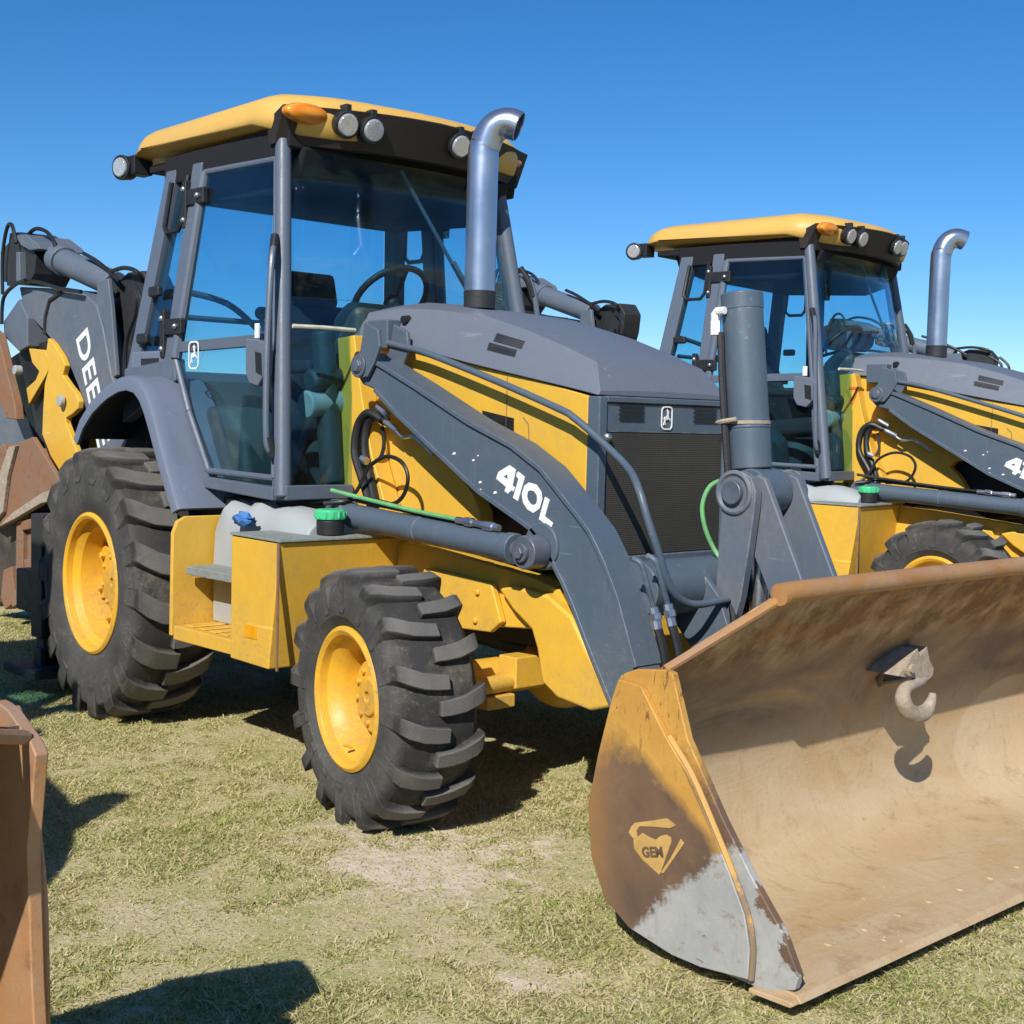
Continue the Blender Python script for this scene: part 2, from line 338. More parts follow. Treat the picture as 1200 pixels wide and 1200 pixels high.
# ------------------------------------------------------------------ wheels
def wheel(name, parent, c, Rt, rr, W, nl, lh, yaw, side, deep, rear):
    w = empty(name, c, parent); w.rotation_euler = (0, 0, yaw)
    mb = MB(); H = Rt - lh - rr
    half = [(rr - .012, .38), (rr + .02, .43), (rr + .30 * H, .515), (rr + .62 * H, .52), (Rt - lh - .035, .485), (Rt - lh - .008, .40), (Rt - lh + .004, .2)]
    prof = [(r, -y * W) for r, y in half] + [(Rt - lh + .008, 0)] + [(r, y * W) for r, y in reversed(half)]
    mb.lathe(prof, (0, 0, 0), 'y', 80, closed=True)
    hw = math.pi * Rt / nl
    for sgn in (-1, 1):
        for k in range(nl):
            th0 = 2 * math.pi * (k + (.5 if sgn > 0 else 0)) / nl
            jit = random.uniform(-.008, .008)
            secs = []
            #     y/W   r_base        r_top       half width    skew
            for y, rb, rt, h_, sk in ((.512, Rt - lh - .13, Rt - lh - .105, .50, -.02), (.532, Rt - lh - .12, Rt - .046, .64, 0), (.505, Rt - lh - .08, Rt - .017, .73, .06),
                                      (.42, Rt - lh - .02, Rt - .004, .76, .24), (.24, Rt - lh - .02, Rt, .70, .52), (.08, Rt - lh - .02, Rt + .002, .66, .62), (-.06, Rt - lh - .02, Rt, .62, .66)):
                th = th0 - sk * hw * 1.9 + jit
                ring = []
                for (dr, q) in ((0, -1.12), (0, 1.12), (1, .95), (1, -.95)):
                    r = rb if dr == 0 else rt; a = th + q * h_ * hw
                    ring.append((r * math.cos(a), sgn * y * W, r * math.sin(a)))
                secs.append(ring)
            mb.loft(secs)
    # moulded bead ring on the sidewall
    for sgn in (-1, 1):
        mb.lathe([(rr + .05, sgn * .452 * W), (rr + .058, sgn * .475 * W), (rr + .072, sgn * .478 * W), (rr + .08, sgn * .47 * W)], (0, 0, 0), 'y', 80, closed=True)
    mb.build('tyre', 'rear_tyre_rubber' if rear else 'front_tyre_rubber', w, bevel=.008, angle=32)
    rb = MB(); s = side; e = .42 * W
    prof = [(rr + .018, s * (e - .02)), (rr + .022, s * (e + .012)), (rr + .006, s * (e + .022)), (rr - .012, s * (e + .012)), (rr - .016, s * (e - .02)), (rr - .045, s * (e - .05)), (rr - .055, s * (e - deep * .55))]
    if rear:
        prof += [(rr - .07, s * (e - deep)), (.19, s * (e - deep + .055)), (.165, s * (e - deep + .03)), (.15, s * (e - deep + .03)), (.145, s * (e - deep + .09)), (.10, s * (e - deep + .10)), (.02, s * (e - deep + .105))]
    else:
        prof += [(rr - .065, s * (e - deep)), (.165, s * (e - deep)), (.16, s * (e - deep + .012)), (.142, s * (e - deep + .015)), (.134, s * (e - deep + .055)), (.125, s * (e - deep + .062)), (.072, s * (e - deep + .064)), (.066, s * (e - deep + .078)), (.02, s * (e - deep + .08))]
    back = [(.02, s * (e - deep - .03)), (rr - .07, s * (e - deep - .03)), (rr - .03, s * -.38 * W), (rr + .018, s * -.40 * W), (rr - .014, s * -.2 * W), (rr - .014, s * .3 * W)]
    rb.lathe(prof + back, (0, 0, 0), 'y', 72, closed=True)
    nb, br = (8, .122) if rear else (10, .098)
    for k in range(nb):
        a = 2 * math.pi * k / nb + .2
        y0 = s * (e - deep + (.09 if rear else .058)); p = (br * math.cos(a), y0, br * math.sin(a)); q = (p[0], y0 + s * .018, p[2])
        rb.cyl(p, q, .013, .012, 6)
    if rear:
        for k in range(8):
            a = 2 * math.pi * k / 8 + .25; rot = Matrix.Rotation(-a, 3, 'Y')
            rb.box(rot @ Vector((rr - .10, s * (e - deep + .035), 0)), (.085, .06, .10), rot)
            rb.cyl(rot @ Vector((rr - .10, s * (e - deep + .06), 0)), rot @ Vector((rr - .10, s * (e - deep + .088), 0)), .018, .018, 6)
    else:
        rb.tube([Vector((-.02, s * (e - .03), -rr + .055)), Vector((-.02, s * (e + .01), -rr + .07))], .006, 6, smooth=False)
    rb.build('rim', 'rim_yellow', w, bevel=.004, angle=30)
    return w

# ------------------------------------------------------------------ the machine
def make_loader():
    root = empty('backhoe_loader')
    wheel('front_wheel', root, (.01, -.935, .452), .466, .238, .325, 16, .034, R(-10), -1, .15, False)
    wheel('front_wheel', root, (.01, .935, .452), .466, .238, .325, 16, .034, R(-10), 1, .15, False)
    wheel('rear_wheel', root, (-2.155, -.850, .638), .645, .316, .385, 18, .040, R(-4), -1, .20, True)
    wheel('rear_wheel', root, (-2.155, .850, .638), .645, .316, .385, 18, .040, R(-4), 1, .20, True)

    # --- yellow chassis
    mb = MB()
    for s in (-1, 1):
        a, b = sorted((s * .47, s * .38))
        mb.prism([(-3.0, .62), (-3.0, .98), (-1.3, .98), (-.3, .94), (.28, .88), (.52, .83), (.56, .70), (.30, .69), (.02, .665), (-.22, .655), (-.40, .56), (-1.2, .55), (-2.4, .50)], 'y', a, b)
        mb.box((-2.6, s * .3, .75), (.7, .1, .3))
        c, d = sorted((s * .505, s * .475))
        mb.prism([(-.30, .86), (.10, .84), (.16, .70), (.10, .655), (-.22, .64), (-.36, .74)], 'y', c, d)
        for bx, bz in ((-.22, .80), (.03, .80), (.02, .69), (-.18, .69)): mb.cyl((bx, s * .50, bz), (bx, s * .518, bz), .014, n=6)
    mb.box((-2.75, 0, .78), (.25, .66, .40)); mb.box((.2, 0, .80), (.3, .68, .12)); mb.box((-1.2, 0, .72), (.3, .68, .3))
    mb.build('chassis', 'yellow_paint', root, bevel=.008)
    mb = MB()
    # drive line, sump and engine mass under the frame
    mb.box((-.35, 0, .78), (.9, .5, .42)); mb.box((-1.7, 0, .72), (1.2, .55, .42)); mb.cyl((-.9, 0, .55), (0, 0, .50), .05)
    mb.cyl((-2.18, -.6, .652), (-2.18, .6, .652), .15); mb.ball((-2.18, 0, .65), .26); mb.box((-.2, 0, 1.2), (1.2, .5, .6))
    mb.build('drive_train', 'black_plastic', root, bevel=.01)
    mb = MB()
    mb.cyl((0, -.74, .462), (0, .74, .462), .072, n=20); mb.ball((0, 0, .46), .17, 20, (1, 1.1, 1))
    for s in (-1, 1):
        mb.prism([(-.09, .34), (.10, .34), (.13, .42), (.11, .57), (.04, .60), (-.08, .58), (-.12, .46)], 'y', *sorted((s * .60, s * .72)))
        mb.cyl((.12, s * .20, .47), (.14, s * .62, .46), .034, n=14); mb.box((.12, s * .35, .50), (.10, .16, .12))
        mb.cyl((.02, s * .66, .30), (.02, s * .66, .64), .055, n=16); mb.box((.10, s * .50, .40), (.14, .14, .05))
    mb.build('front_axle', 'yellow_paint', root, bevel=.006)
    # nose guard in front of the axle: one plate box each side and a cross plate
    g = [(0.154, 0.827), (0.233, 0.848), (0.414, 0.833), (0.537, 0.771), (0.633, 0.646), (0.743, 0.515), (0.737, 0.481), (0.641, 0.452), (0.479, 0.47), (0.399, 0.513), (0.368, 0.633), (0.339, 0.697), (0.236, 0.757)]
    mb = MB()
    for s in (-1, 1): mb.prism(g, 'y', *sorted((s * .52, s * .30)))
    mb.box((.46, 0, .60), (.10, .52, .34))
    gd = mb.build('front_guard', 'yellow_paint', root, bevel=.014)

    # --- step box, step well and fuel tank (right side)
    f1 = [(-0.858, 0.976), (-0.505, 0.967), (-0.577, 0.468), (-0.855, 0.474)]
    x1 = f1[1][0]; xb = f1[2][0]; z1 = f1[0][1] - .006; z0 = f1[2][1]; xl = f1[0][0]
    for s in (-1, 1):
        mb = MB()
        ya, yb = sorted((s * 1.045, s * .42))
        mb.prism([(xl, z1), (x1, z1 - .004), (xb, z0), (xl, z0 + .005)], 'y', ya, yb)
        sb = mb.build('step_box', 'yellow_paint', root, bevel=.007)
        mb = MB().prism([(xl + .002, z1 + .002), (x1 + .012, z1 - .002), (x1 + .012, z1 + .008), (xl + .002, z1 + .012)], 'y', *sorted((s * 1.052, s * .43)))
        mb.build('grip_plate', 'faded_grip', sb, bevel=.002)
        if s < 0:
            mb = MB(); cx = (xl + x1) / 2
            mb.box((cx - .02, -1.047, .60), (.085, .003, .05)); mb.build('decal', 'amber_decal', sb)
        mb = MB()
        mb.box((x1 + .004 - .008, s * 1.049, (z1 + z0) / 2), (.012, .006, z1 - z0 - .01)); mb.build('corner_seam', 'rusty_steel', sb)
        mb = MB()
        # bottom tread and the upright back plate of the step well
        mb.prism([(-1.33, .485), (xl + .004, .485), (xl + .004, .545), (-1.33, .545)], 'y', *sorted((s * 1.04, s * .62)))
        pl = [(.60, .50), (.60, 1.01), (.98, 1.01), (1.02, .99), (1.04, .94), (1.045, .50)]
        mb.prism([(s * a, b) for a, b in pl], 'x', -1.36, -1.335)
        for k in range(4): mb.box((-1.24 + k * .09, s * .90, .549), (.05, .22, .008))
        mb.prism([(s * .62, .52), (s * .64, .52), (s * .64, 1.0), (s * .62, 1.0)], 'x', -1.334, xl)
        mb.build('step_well', 'yellow_paint', root, bevel=.005)
        mb = MB()
        mb.prism([(s * .76, .775), (s * 1.0, .765), (s * 1.0, .80), (s * .76, .805)], 'x', -1.30, xl + .002)
        mb.build('step_tread', 'faded_grip', root, bevel=.004)
    # white poly tank behind the step, hand-sized bulges on its top
    mb = MB()
    rings = []
    rnd = random.Random(3)
    prof = [(-1.315, 1.03), (-1.27, 1.085), (-1.20, 1.075), (-1.12, 1.055), (-1.08, 1.085), (-1.02, 1.09), (-.95, 1.065), (-.86, 1.08), (-.78, 1.075), (-.70, 1.06), (-.62, 1.03)]
    for x, zt in prof:
        rings.append([(x, -.86, .55), (x, -.862, .80), (x, -.855, zt - .10), (x, -.835, zt - .035), (x, -.80, zt - .006), (x, -.72, zt), (x, -.62, zt - .02), (x, -.56, zt - .05), (x, -.56, .55)])
    mb.loft(rings)
    tk = mb.build('fuel_tank', 'poly_white', root, bevel=.01, angle=60)
    cp = bpC = ([(-0.591, -0.754, 1.03)])[0]
    cx, cy, cz = cp[0], cp[1], z1 + .012
    mb = MB(); mb.lathe([(.054, 0), (.056, .055), (.052, .06)], (cx, cy, cz), 'z', 28); mb.build('filler_neck', 'black_plastic', tk, bevel=.004)
    mb = MB(); mb.lathe([(.060, .060), (.062, .070), (.060, .096), (.052, .101), (.02, .101)], (cx, cy, cz), 'z', 28)
    for k in range(14):
        a = k * math.tau / 14; mb.box((cx + .061 * math.cos(a), cy + .061 * math.sin(a), cz + .080), (.008, .010, .028), Matrix.Rotation(a, 3, 'Z'))
    mb.build('fuel_cap', 'green_plastic', tk, bevel=.004)

    # --- fenders over the rear wheels
    fo = [(-2.43, 1.33), (-2.362, 1.417), (-2.253, 1.499), (-2.16, 1.545), (-2.076, 1.580), (-1.96, 1.612), (-1.864, 1.620), (-1.77, 1.600), (-1.70, 1.550), (-1.65, 1.485), (-1.60, 1.40), (-1.53, 1.27), (-1.46, 1.15), (-1.395, 1.04)]
    for s in (-1, 1):
        rings = []; lin = []
        for i, (x, z) in enumerate(fo):
            a = fo[max(i - 1, 0)]; b = fo[min(i + 1, len(fo) - 1)]; d = Vector((b[0] - a[0], 0, b[1] - a[1])).normalized(); nrm = Vector((-d.z, 0, d.x))
            k = .070 - .02 * max(0, (i - 6) / 7); P = Vector((x, 0, z)); q = lambda t: P - nrm * t
            def pt(y, t): v = q(t); return (v.x, s * y, v.z)
            rings.append([pt(.992, .028), pt(.985, .010), pt(.968, .001), pt(.93, 0), pt(.66, 0), pt(.66, .012), pt(.955, .014), pt(.978, .03), pt(.980, k), pt(.992, k)])
            lin.append([pt(.976, .022), pt(.976, k - .004), pt(.968, k - .004), pt(.960, .024), pt(.66, .024), pt(.66, .016), pt(.95, .016)])
        mb = MB(); mb.loft(rings); fe = mb.build('fender', 'fender_grey', root, bevel=.0, angle=40)
        MB().loft(lin).build('fender_dark_sheet', 'black_plastic', fe)  # black sheet added inside the fender to keep its underside dark
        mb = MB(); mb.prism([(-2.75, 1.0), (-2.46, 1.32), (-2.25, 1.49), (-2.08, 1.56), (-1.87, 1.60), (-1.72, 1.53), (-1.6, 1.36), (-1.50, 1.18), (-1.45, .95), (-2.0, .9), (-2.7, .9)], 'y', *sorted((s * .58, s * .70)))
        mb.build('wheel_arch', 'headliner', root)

    # --- hood
    st = [(-.98, 1.80, .395, 1.905, .33, 1.95), (-.70, 1.775, .40, 1.915, .335, 1.955), (-.48, 1.73, .40, 1.90, .32, 1.925), (-.20, 1.675, .395, 1.865, .31, 1.885), (.05, 1.63, .39, 1.80, .305, 1.82), (.28, 1.59, .385, 1.725, .30, 1.74), (.42, 1.565, .38, 1.672, .30, 1.684), (.50, 1.548, .372, 1.565, .362, 1.572)]
    rings = []
    for x, zb, yb, zc, yc, zt in st:
        r = [(x, -yb, zb), (x, -(yb * .6 + yc * .4), zb + (zc - zb) * .50), (x, -yc, zc), (x, -yc * .55, zt - (zt - zc) * .12), (x, 0, zt)]
        rings.append(r + [(a, -b, c) for a, b, c in reversed(r[:-1])])
    mb = MB(); mb.loft(rings); hd = mb.build('hood', 'hood_grey', root, bevel=.007, angle=22)
    for s in (-1, 1):
        AX = [q[0] for q in st]
        def SF(x, t, o):
            zb, yb, zc_, yc = (np.interp(x, AX, [q[i] for q in st]) for i in (1, 2, 3, 4))
            tt = .8 * t if t < .5 else .4 + 1.2 * (t - .5)
            return (x, -s * (-1) * (yb + (yc - yb) * tt + o), zb + (zc_ - zb) * t)
        mb = MB()
        for lo, hi in ((.37, .54), (.58, .77)):
            for k in range(4):
                ta = lo + (hi - lo) * k / 4; tb_ = ta + (hi - lo) * .17
                xa = -.10 + (.012 if lo > .5 else -.005); xb_ = xa + .155
                q = [(xa, ta), (xb_, ta + .01), (xb_, tb_ + .01), (xa, tb_)]
                mb.add([SF(a, b, .003) for a, b in q] + [SF(a, b, -.004) for a, b in q], [(0, 1, 2, 3), (7, 6, 5, 4), (0, 1, 5, 4), (1, 2, 6, 5), (2, 3, 7, 6), (3, 0, 4, 7)])
        mb.build('vent', 'dark_steel', hd, smooth=False)
    mb = MB(); mb.cyl((-.62, -.352, 1.865), (-.62, -.385, 1.86), .016); mb.build('latch', 'black_plastic', hd)
    # --- yellow engine side panels, with a recessed handle
    for s in (-1, 1):
        mb = MB()
        low = [(0.507, 1.187), (0.426, 1.188), (0.246, 1.236), (0.056, 1.299), (-0.202, 1.249), (-0.232, 1.213), (-0.168, 1.156), (-0.125, 1.091), (-0.118, 1.044)]
        mb.prism([(-.96, 1.795), (-.70, 1.77), (-.48, 1.725), (-.2, 1.67), (.28, 1.585), (.452, 1.547)] + [(min(q[0], .452), q[1]) for q in low] + [(-.96, 1.06)], 'y', *sorted((s * .372, s * .30)))
        sp = mb.build('side_panel', 'yellow_paint', root, bevel=.006)
        hh = [(-0.121, 1.489), (0.062, 1.461), (0.064, 1.403), (0.035, 1.409), (-0.115, 1.466)]
        mb = MB().prism(hh, 'y', *sorted((s * .3745, s * .36))); mb.build('panel_handle', 'black_plastic', sp)
        mb = MB()
        ln = [(0.114, 1.465), (0.144, 1.44), (0.151, 1.36), (0.145, 1.276)]
        mb.tube([(x, s * .373, z) for x, z in ln], .0022, 6, smooth=False)
        mb.tube([(.02, s * .373, 1.62), (.02, s * .373, 1.20)], .0018, 6, smooth=False)
        mb.build('panel_seam', 'rusty_steel', sp)
        # tower plate beside the cab
        mb = MB(); mb.prism([(-.98, 1.02), (-.98, 1.79), (-.86, 1.80), (-.80, 1.55), (-.72, 1.30), (-.60, 1.05)], 'y', *sorted((s * .46, s * .376)))
        mb.build('tower_plate', 'yellow_paint', root, bevel=.006)
        # grey yoke that carries the loader arm pivot
        yk = [(-0.617, 1.839), (-0.525, 1.805), (-0.511, 1.736), (-0.544, 1.676), (-0.593, 1.614), (-0.657, 1.611), (-0.694, 1.643), (-0.689, 1.678), (-0.643, 1.726)]
        for p0, p1 in ((.585, .567), (.438, .42)):
            mb = MB().prism(yk, 'y', *sorted((s * p0, s * p1)))
            if p0 < .5: mb.box((-.72, s * .40, 1.80), (.14, .08, .12))
            mb.build('pivot_yoke', 'grey_paint', root, bevel=.006)
        mb = MB().cyl((-.646, s * .42, 1.66), (-.646, s * .60, 1.66), .030); mb.cyl((-.646, s * .586, 1.66), (-.646, s * .594, 1.66), .048); mb.cyl((-.646, s * .594, 1.66), (-.646, s * .606, 1.66), .026, n=6); mb.build('pivot_pin', 'pin_grey', root, bevel=.003)
    # --- grille
    mb = MB()
    for y0, y1, a, b in ((-.376, -.335, .94, 1.546), (.335, .376, .94, 1.546), (-.335, .335, 1.525, 1.548), (-.335, .335, .94, .965)): mb.box((.485, (y0 + y1) / 2, (a + b) / 2), (.06, y1 - y0, b - a))
    gr = mb.build('grille', 'grey_paint', root, bevel=.005)
    mb = MB().box((.488, 0, 1.246), (.03, .668, .556)); mb.build('grille_screen', 'grille_mesh', gr)
    for y in (-.20, .22):
        mb = MB()
        for k in range(4): mb.box((.506, y, 1.515 - k * .016), (.012, .13, .008))
        mb.build('louver', 'black_plastic', gr)
    mb = MB().box((.4975, 0, 1.47), (.016, .664, .10)); mb.build('top_band', 'grey_paint', gr)
    for y in (-.335, .34): MB().ball((.518, y, 1.40), .017, 12).build('latch', 'bright_steel', gr)
    deer_emblem(gr, (.508, -.005, 1.475), (0, 1, 0), (0, 0, 1), .088)

    # --- exhaust
    mb = MB().lathe([(.066, -.02), (.068, .05), (.064, .055)], (-.47, -.095, 1.94), 'z', 28); b_ = mb.build('exhaust_collar', 'dark_steel', root)
    mb = MB()
    mb.tube([(-.47, -.095, 1.93), (-.47, -.095, 2.10), (-.468, -.094, 2.53), (-.462, -.089, 2.60), (-.445, -.074, 2.652), (-.418, -.052, 2.682), (-.385, -.026, 2.688), (-.352, 0, 2.674)], [.0625, .0625, .0622, .0618, .0612, .0608, .0606, .0606], 28, 6, cap=False)
    ex = mb.build('exhaust_stack', 'stack_metal', root, angle=60, solid=.005)

    # --- loader arms
    top = [(-0.587, 1.687), (-0.5, 1.655), (-0.306, 1.579), (0.02, 1.444), (0.258, 1.365), (0.417, 1.285), (0.527, 1.197), (0.604, 1.134), (0.663, 1.083), (0.705, 1.028), (0.739, 0.979), (0.802, 0.87), (0.853, 0.747), (0.895, 0.648)]
    bot = [(0.806, 0.475), (0.735, 0.585), (0.657, 0.706), (0.591, 0.817), (0.538, 0.894), (0.503, 0.936), (0.471, 0.984), (0.431, 1.023), (0.381, 1.062), (0.322, 1.088), (0.087, 1.183), (-0.167, 1.324), (-0.411, 1.461), (-0.566, 1.563)]
    tail = [(1.00, .44), (1.12, .40), (1.22, .38), (1.29, .34), (1.30, .27), (1.24, .22), (1.12, .23), (.98, .29)]
    rear = [(-.655, 1.585), (-.69, 1.62), (-.70, 1.66), (-.69, 1.70), (-.655, 1.72)]
    arm = top + tail + bot + rear
    for s in (-1, 1):
        mb = MB().prism(arm, 'y', *sorted((s * .56, s * .445)))
        ar = mb.build('loader_arm', 'grey_paint', root, bevel=.009, angle=40)
        # welded flange strips that stand proud along the two long edges
        mb = MB()
        for line in (top[:14], list(reversed(bot))):
            up = 1 if line is not None and line[0] == top[0] else -1
            rings = []
            for i, (x, z) in enumerate(line):
                a = line[max(i - 1, 0)]; b = line[min(i + 1, len(line) - 1)]
                d = Vector((b[0] - a[0], b[1] - a[1])).normalized(); nn = Vector((-d.y, d.x)) * up
                o_ = Vector((x, z)) + nn * .006; q = Vector((x, z)) - nn * .012
                rings.append([(o_.x, s * .572, o_.y), (q.x, s * .572, q.y), (q.x, s * .44, q.y), (o_.x, s * .44, o_.y)])
            mb.loft(rings)
        mb.build('arm_flange', 'grey_paint', ar, bevel=.003)
        if s < 0:
            mb = MB()
            mb.prism([(0.249, 1.29), (0.19, 1.263), (0.179, 1.238), (0.233, 1.211), (0.242, 1.238), (0.218, 1.247), (0.239, 1.256)], 'y', -.5625, -.5585)
            mb.prism([(0.249, 1.29), (0.284, 1.275), (0.268, 1.217), (0.282, 1.21), (0.274, 1.196), (0.261, 1.199), (0.245, 1.186), (0.226, 1.195), (0.233, 1.211), (0.242, 1.238), (0.239, 1.256)], 'y', -.5625, -.5585)
            mb.prism([(0.296, 1.269), (0.332, 1.251), (0.299, 1.163), (0.272, 1.173), (0.299, 1.243), (0.287, 1.25), (0.289, 1.263)], 'y', -.5625, -.5585)
            mb.prism([(0.438, 1.186), (0.462, 1.177), (0.44, 1.117), (0.482, 1.096), (0.472, 1.077), (0.41, 1.105)], 'y', -.5625, -.5585)
            oo = [(0.355, 1.233), (0.395, 1.227), (0.42, 1.204), (0.426, 1.177), (0.413, 1.143), (0.381, 1.125), (0.349, 1.136), (0.326, 1.159), (0.318, 1.189), (0.331, 1.22)]
            ii = [(0.362, 1.205), (0.382, 1.203), (0.396, 1.19), (0.399, 1.175), (0.395, 1.16), (0.382, 1.153), (0.366, 1.158), (0.353, 1.17), (0.347, 1.184), (0.351, 1.2)]
            mb.add([(x, -.5625, z) for x, z in oo + ii], [(k, (k + 1) % 10, 10 + (k + 1) % 10, 10 + k) for k in range(10)])
            mb.build('lettering', 'white_vinyl', ar, smooth=False)
            mb = MB(); rn = random.Random(5)
            for u in range(7):
                x = -.08 + rn.random() * .26; z = 1.40 - (x + .08) * .42 - .02 - rn.random() * .13; q = .004 + rn.random() * .008
                mb.prism([(x, z), (x + q * 1.6, z + q * .3), (x + q * 1.2, z + q), (x + q * .2, z + q * .8)], 'y', -.5618, -.559)
            mb.build('paint_chip', 'white_vinyl', ar, smooth=False)
        else:
            text('lettering', '410L', 'white_vinyl', ar, (.55, .5615, 1.06), (-.62, 0, .42), (.42, 0, .62), .150, .0012, 1.13, .035)
        # boss plate
        mb = MB().cyl((.43, s * .44, 1.01), (.43, s * .572, 1.01), .085, n=28); mb.build('cylinder_boss', 'grey_paint', ar, bevel=.006)
    # cross tube between the arms
    mb = MB().cyl((.775, -.445, .885), (.775, .445, .885), .098, n=32)
    mb.prism([(.70, .84), (.86, .93), (.93, .86), (1.0, .70), (.93, .62), (.82, .66), (.72, .76)], 'y', -.19, -.165); mb.prism([(.70, .84), (.86, .93), (.93, .86), (1.0, .70), (.93, .62), (.82, .66), (.72, .76)], 'y', .165, .19)
    mb.build('cross_tube', 'grey_paint', root, bevel=.004)
    # --- lift cylinders
    for s in (-1, 1):
        p0 = Vector((-.68, s * .62, 1.052)); p1 = Vector((.345, s * .62, .997)); p2 = Vector((.43, s * .62, .992))
        mb = MB().cyl(p0, p1, .050, n=28)
        d = (p1 - p0).normalized(); mb.cyl(p1 - d * .03, p1 + d * .012, .056, n=28); mb.cyl(p0 + d * .48, p0 + d * .505, .0525, n=28); mb.cyl(p0 - d * .01, p0 + d * .03, .056, n=28)
        mb.cyl((p0.x - .02, p0.y - .045, p0.z), (p0.x - .02, p0.y + .05, p0.z), .062, n=24)
        lc = mb.build('lift_cylinder', 'grey_paint', root, bevel=.004)
        mb = MB().cyl((.43, s * .655, .992), (.43, s * .575, .992), .060, n=26); mb.cyl(p1, p2, .032, n=16); mb.build('rod_eye', 'pin_grey', lc, bevel=.006)
        mb = MB().cyl((.43, s * .672, .992), (.43, s * .654, .992), .034, n=12); mb.cyl((.43, s * .684, .992), (.43, s * .672, .992), .022, n=6); mb.build('bolt', 'pin_grey', lc, bevel=.003); MB().cyl((p0.x - .02, s * .685, p0.z), (p0.x - .02, s * .665, p0.z), .03, n=12).build('bolt', 'pin_grey', lc, bevel=.003)
        mb = MB().tube([(-.72, s * .66, 1.15), (-.55, s * .645, 1.13), (-.2, s * .638, 1.098), (.05, s * .636, 1.082)], .0085, 8); mb.build('green_hose', 'green_hose', lc)
        mb = MB().tube([(-.60, s * .62, 1.115), (-.2, s * .615, 1.088), (.1, s * .615, 1.062), (.16, s * .615, 1.058)], .010, 8); mb.build('hose', 'hose_rubber', lc)
        mb = MB().tube([(.05, s * .636, 1.080), (.28, s * .632, 1.066)], .013, 8, smooth=False); mb.tube([(.10, s * .636, 1.078), (.14, s * .636, 1.076)], .018, 6, smooth=False); mb.tube([(.20, s * .634, 1.070), (.25, s * .633, 1.068)], .018, 6, smooth=False)
        mb.build('hose_fitting', 'bright_steel', lc)
    # --- steel line that runs along the hood and down to the bellcrank
    ln = [(-0.644, -0.44, 1.761), (-0.557, -0.44, 1.745), (-0.39, -0.44, 1.714), (0.024, -0.44, 1.602), (0.373, -0.44, 1.498), (0.448, -0.44, 1.468), (0.559, -0.43, 1.398), (0.713, -0.44, 1.302), (0.84, -0.521, 1.237), (0.89, -0.521, 1.126), (0.91, -0.493, 1.033), (0.92, -0.457, 0.939), (0.925, -0.421, 0.888), (0.93, -0.364, 0.853), (0.94, -0.294, 0.843), (0.95, -0.164, 0.853)]
    mb = MB().tube(ln, .0135, 10, 4); mb.build('steel_line', 'grey_paint', root, angle=60)
    # --- bellcrank, links, tilt cylinder
    PX, PZ = .955, 1.222
    bl = [(0.899, 1.264), (0.935, 1.292), (0.979, 1.297), (1.023, 1.276), (1.043, 1.233), (1.042, 1.175), (1.026, 1.042), (0.998, 0.863), (0.96, 0.725), (0.934, 0.632), (0.827, 0.616), (0.793, 0.703), (0.828, 0.778), (0.886, 0.851), (0.894, 1.031), (0.9, 1.151)]
    for s in (-1, 1):
        mb = MB().prism(bl, 'y', *sorted((s * .155, s * .118)))
        mb.lathe([(.078, s * .155), (.078, s * .163), (.066, s * .168), (.062, s * .163), (.056, s * .158)], (PX, 0, PZ), 'y', 30)
        mb.build('bellcrank', 'old_grey', root, bevel=.008)
    lk = [(0.978, 1.267), (1.014, 1.287), (1.047, 1.273), (1.074, 1.219), (1.144, 1.079), (1.227, 0.914), (1.287, 0.792), (1.188, 0.707), (1.106, 0.828), (1.043, 0.947), (0.992, 1.037), (0.976, 1.155)]
    for s in (-1, 1):
        MB().prism(lk, 'y', *sorted((s * .108, s * .078))).build('bucket_link', 'old_grey', root, bevel=.007)
    mb = MB().cyl((PX, -.178, PZ), (PX, .178, PZ), .042, n=28); mb.build('bellcrank_pin', 'pin_grey', root, bevel=.005)
    mb = MB().cyl((.905, 0, 1.30), (.836, 0, 1.915), .073, n=32); mb.cyl((.842, 0, 1.86), (.8355, 0, 1.922), .0755, n=32); mb.cyl((.889, 0, 1.44), (.8875, 0, 1.455), .076, n=32)
    mb.cyl((PX, -.074, PZ), (PX, .074, PZ), .082, n=28)
    tc = mb.build('tilt_cylinder', 'grey_paint', root, bevel=.006)
    mb = MB().cyl((.945, 0, 1.20), (.905, 0, 1.31), .04); mb.cyl((.965, 0, .70), (.95, 0, 1.2), .035); mb.build('cylinder_rod', 'bright_steel', tc)
    mb = MB().tube([(.875, -.085, 1.24), (.855, -.086, 1.40), (.83, -.084, 1.60), (.812, -.082, 1.78)], .013, 8); mb.build('cylinder_line', 'dark_steel', tc)
    mb = MB().tube([(.835, -.09, 1.855), (.80, -.09, 1.855), (.79, -.09, 1.845), (.795, -.09, 1.79)], .014, 8, smooth=False); mb.cyl((.795, -.09, 1.82), (.797, -.09, 1.77), .019, n=6); mb.build('line_fitting', 'white_vinyl', tc, bevel=.004)
    mb = MB().tube([(.90, -.085, 1.475), (.84, -.10, 1.464), (.81, -.08, 1.460)], .009, 8); mb.cyl((.886, 0, 1.458), (.8855, 0, 1.470), .0785, n=32); mb.build('clamp_ring', 'pale_scale', tc)
    gh = [(0.8, -0.021, 1.258), (0.78, -0.072, 1.233), (0.77, -0.099, 1.166), (0.78, -0.093, 1.087), (0.8, -0.066, 1.014), (0.84, -0.055, 0.961)]
    mb = MB().tube(gh, .0085, 8); mb.build('green_hose', 'green_hose', root)
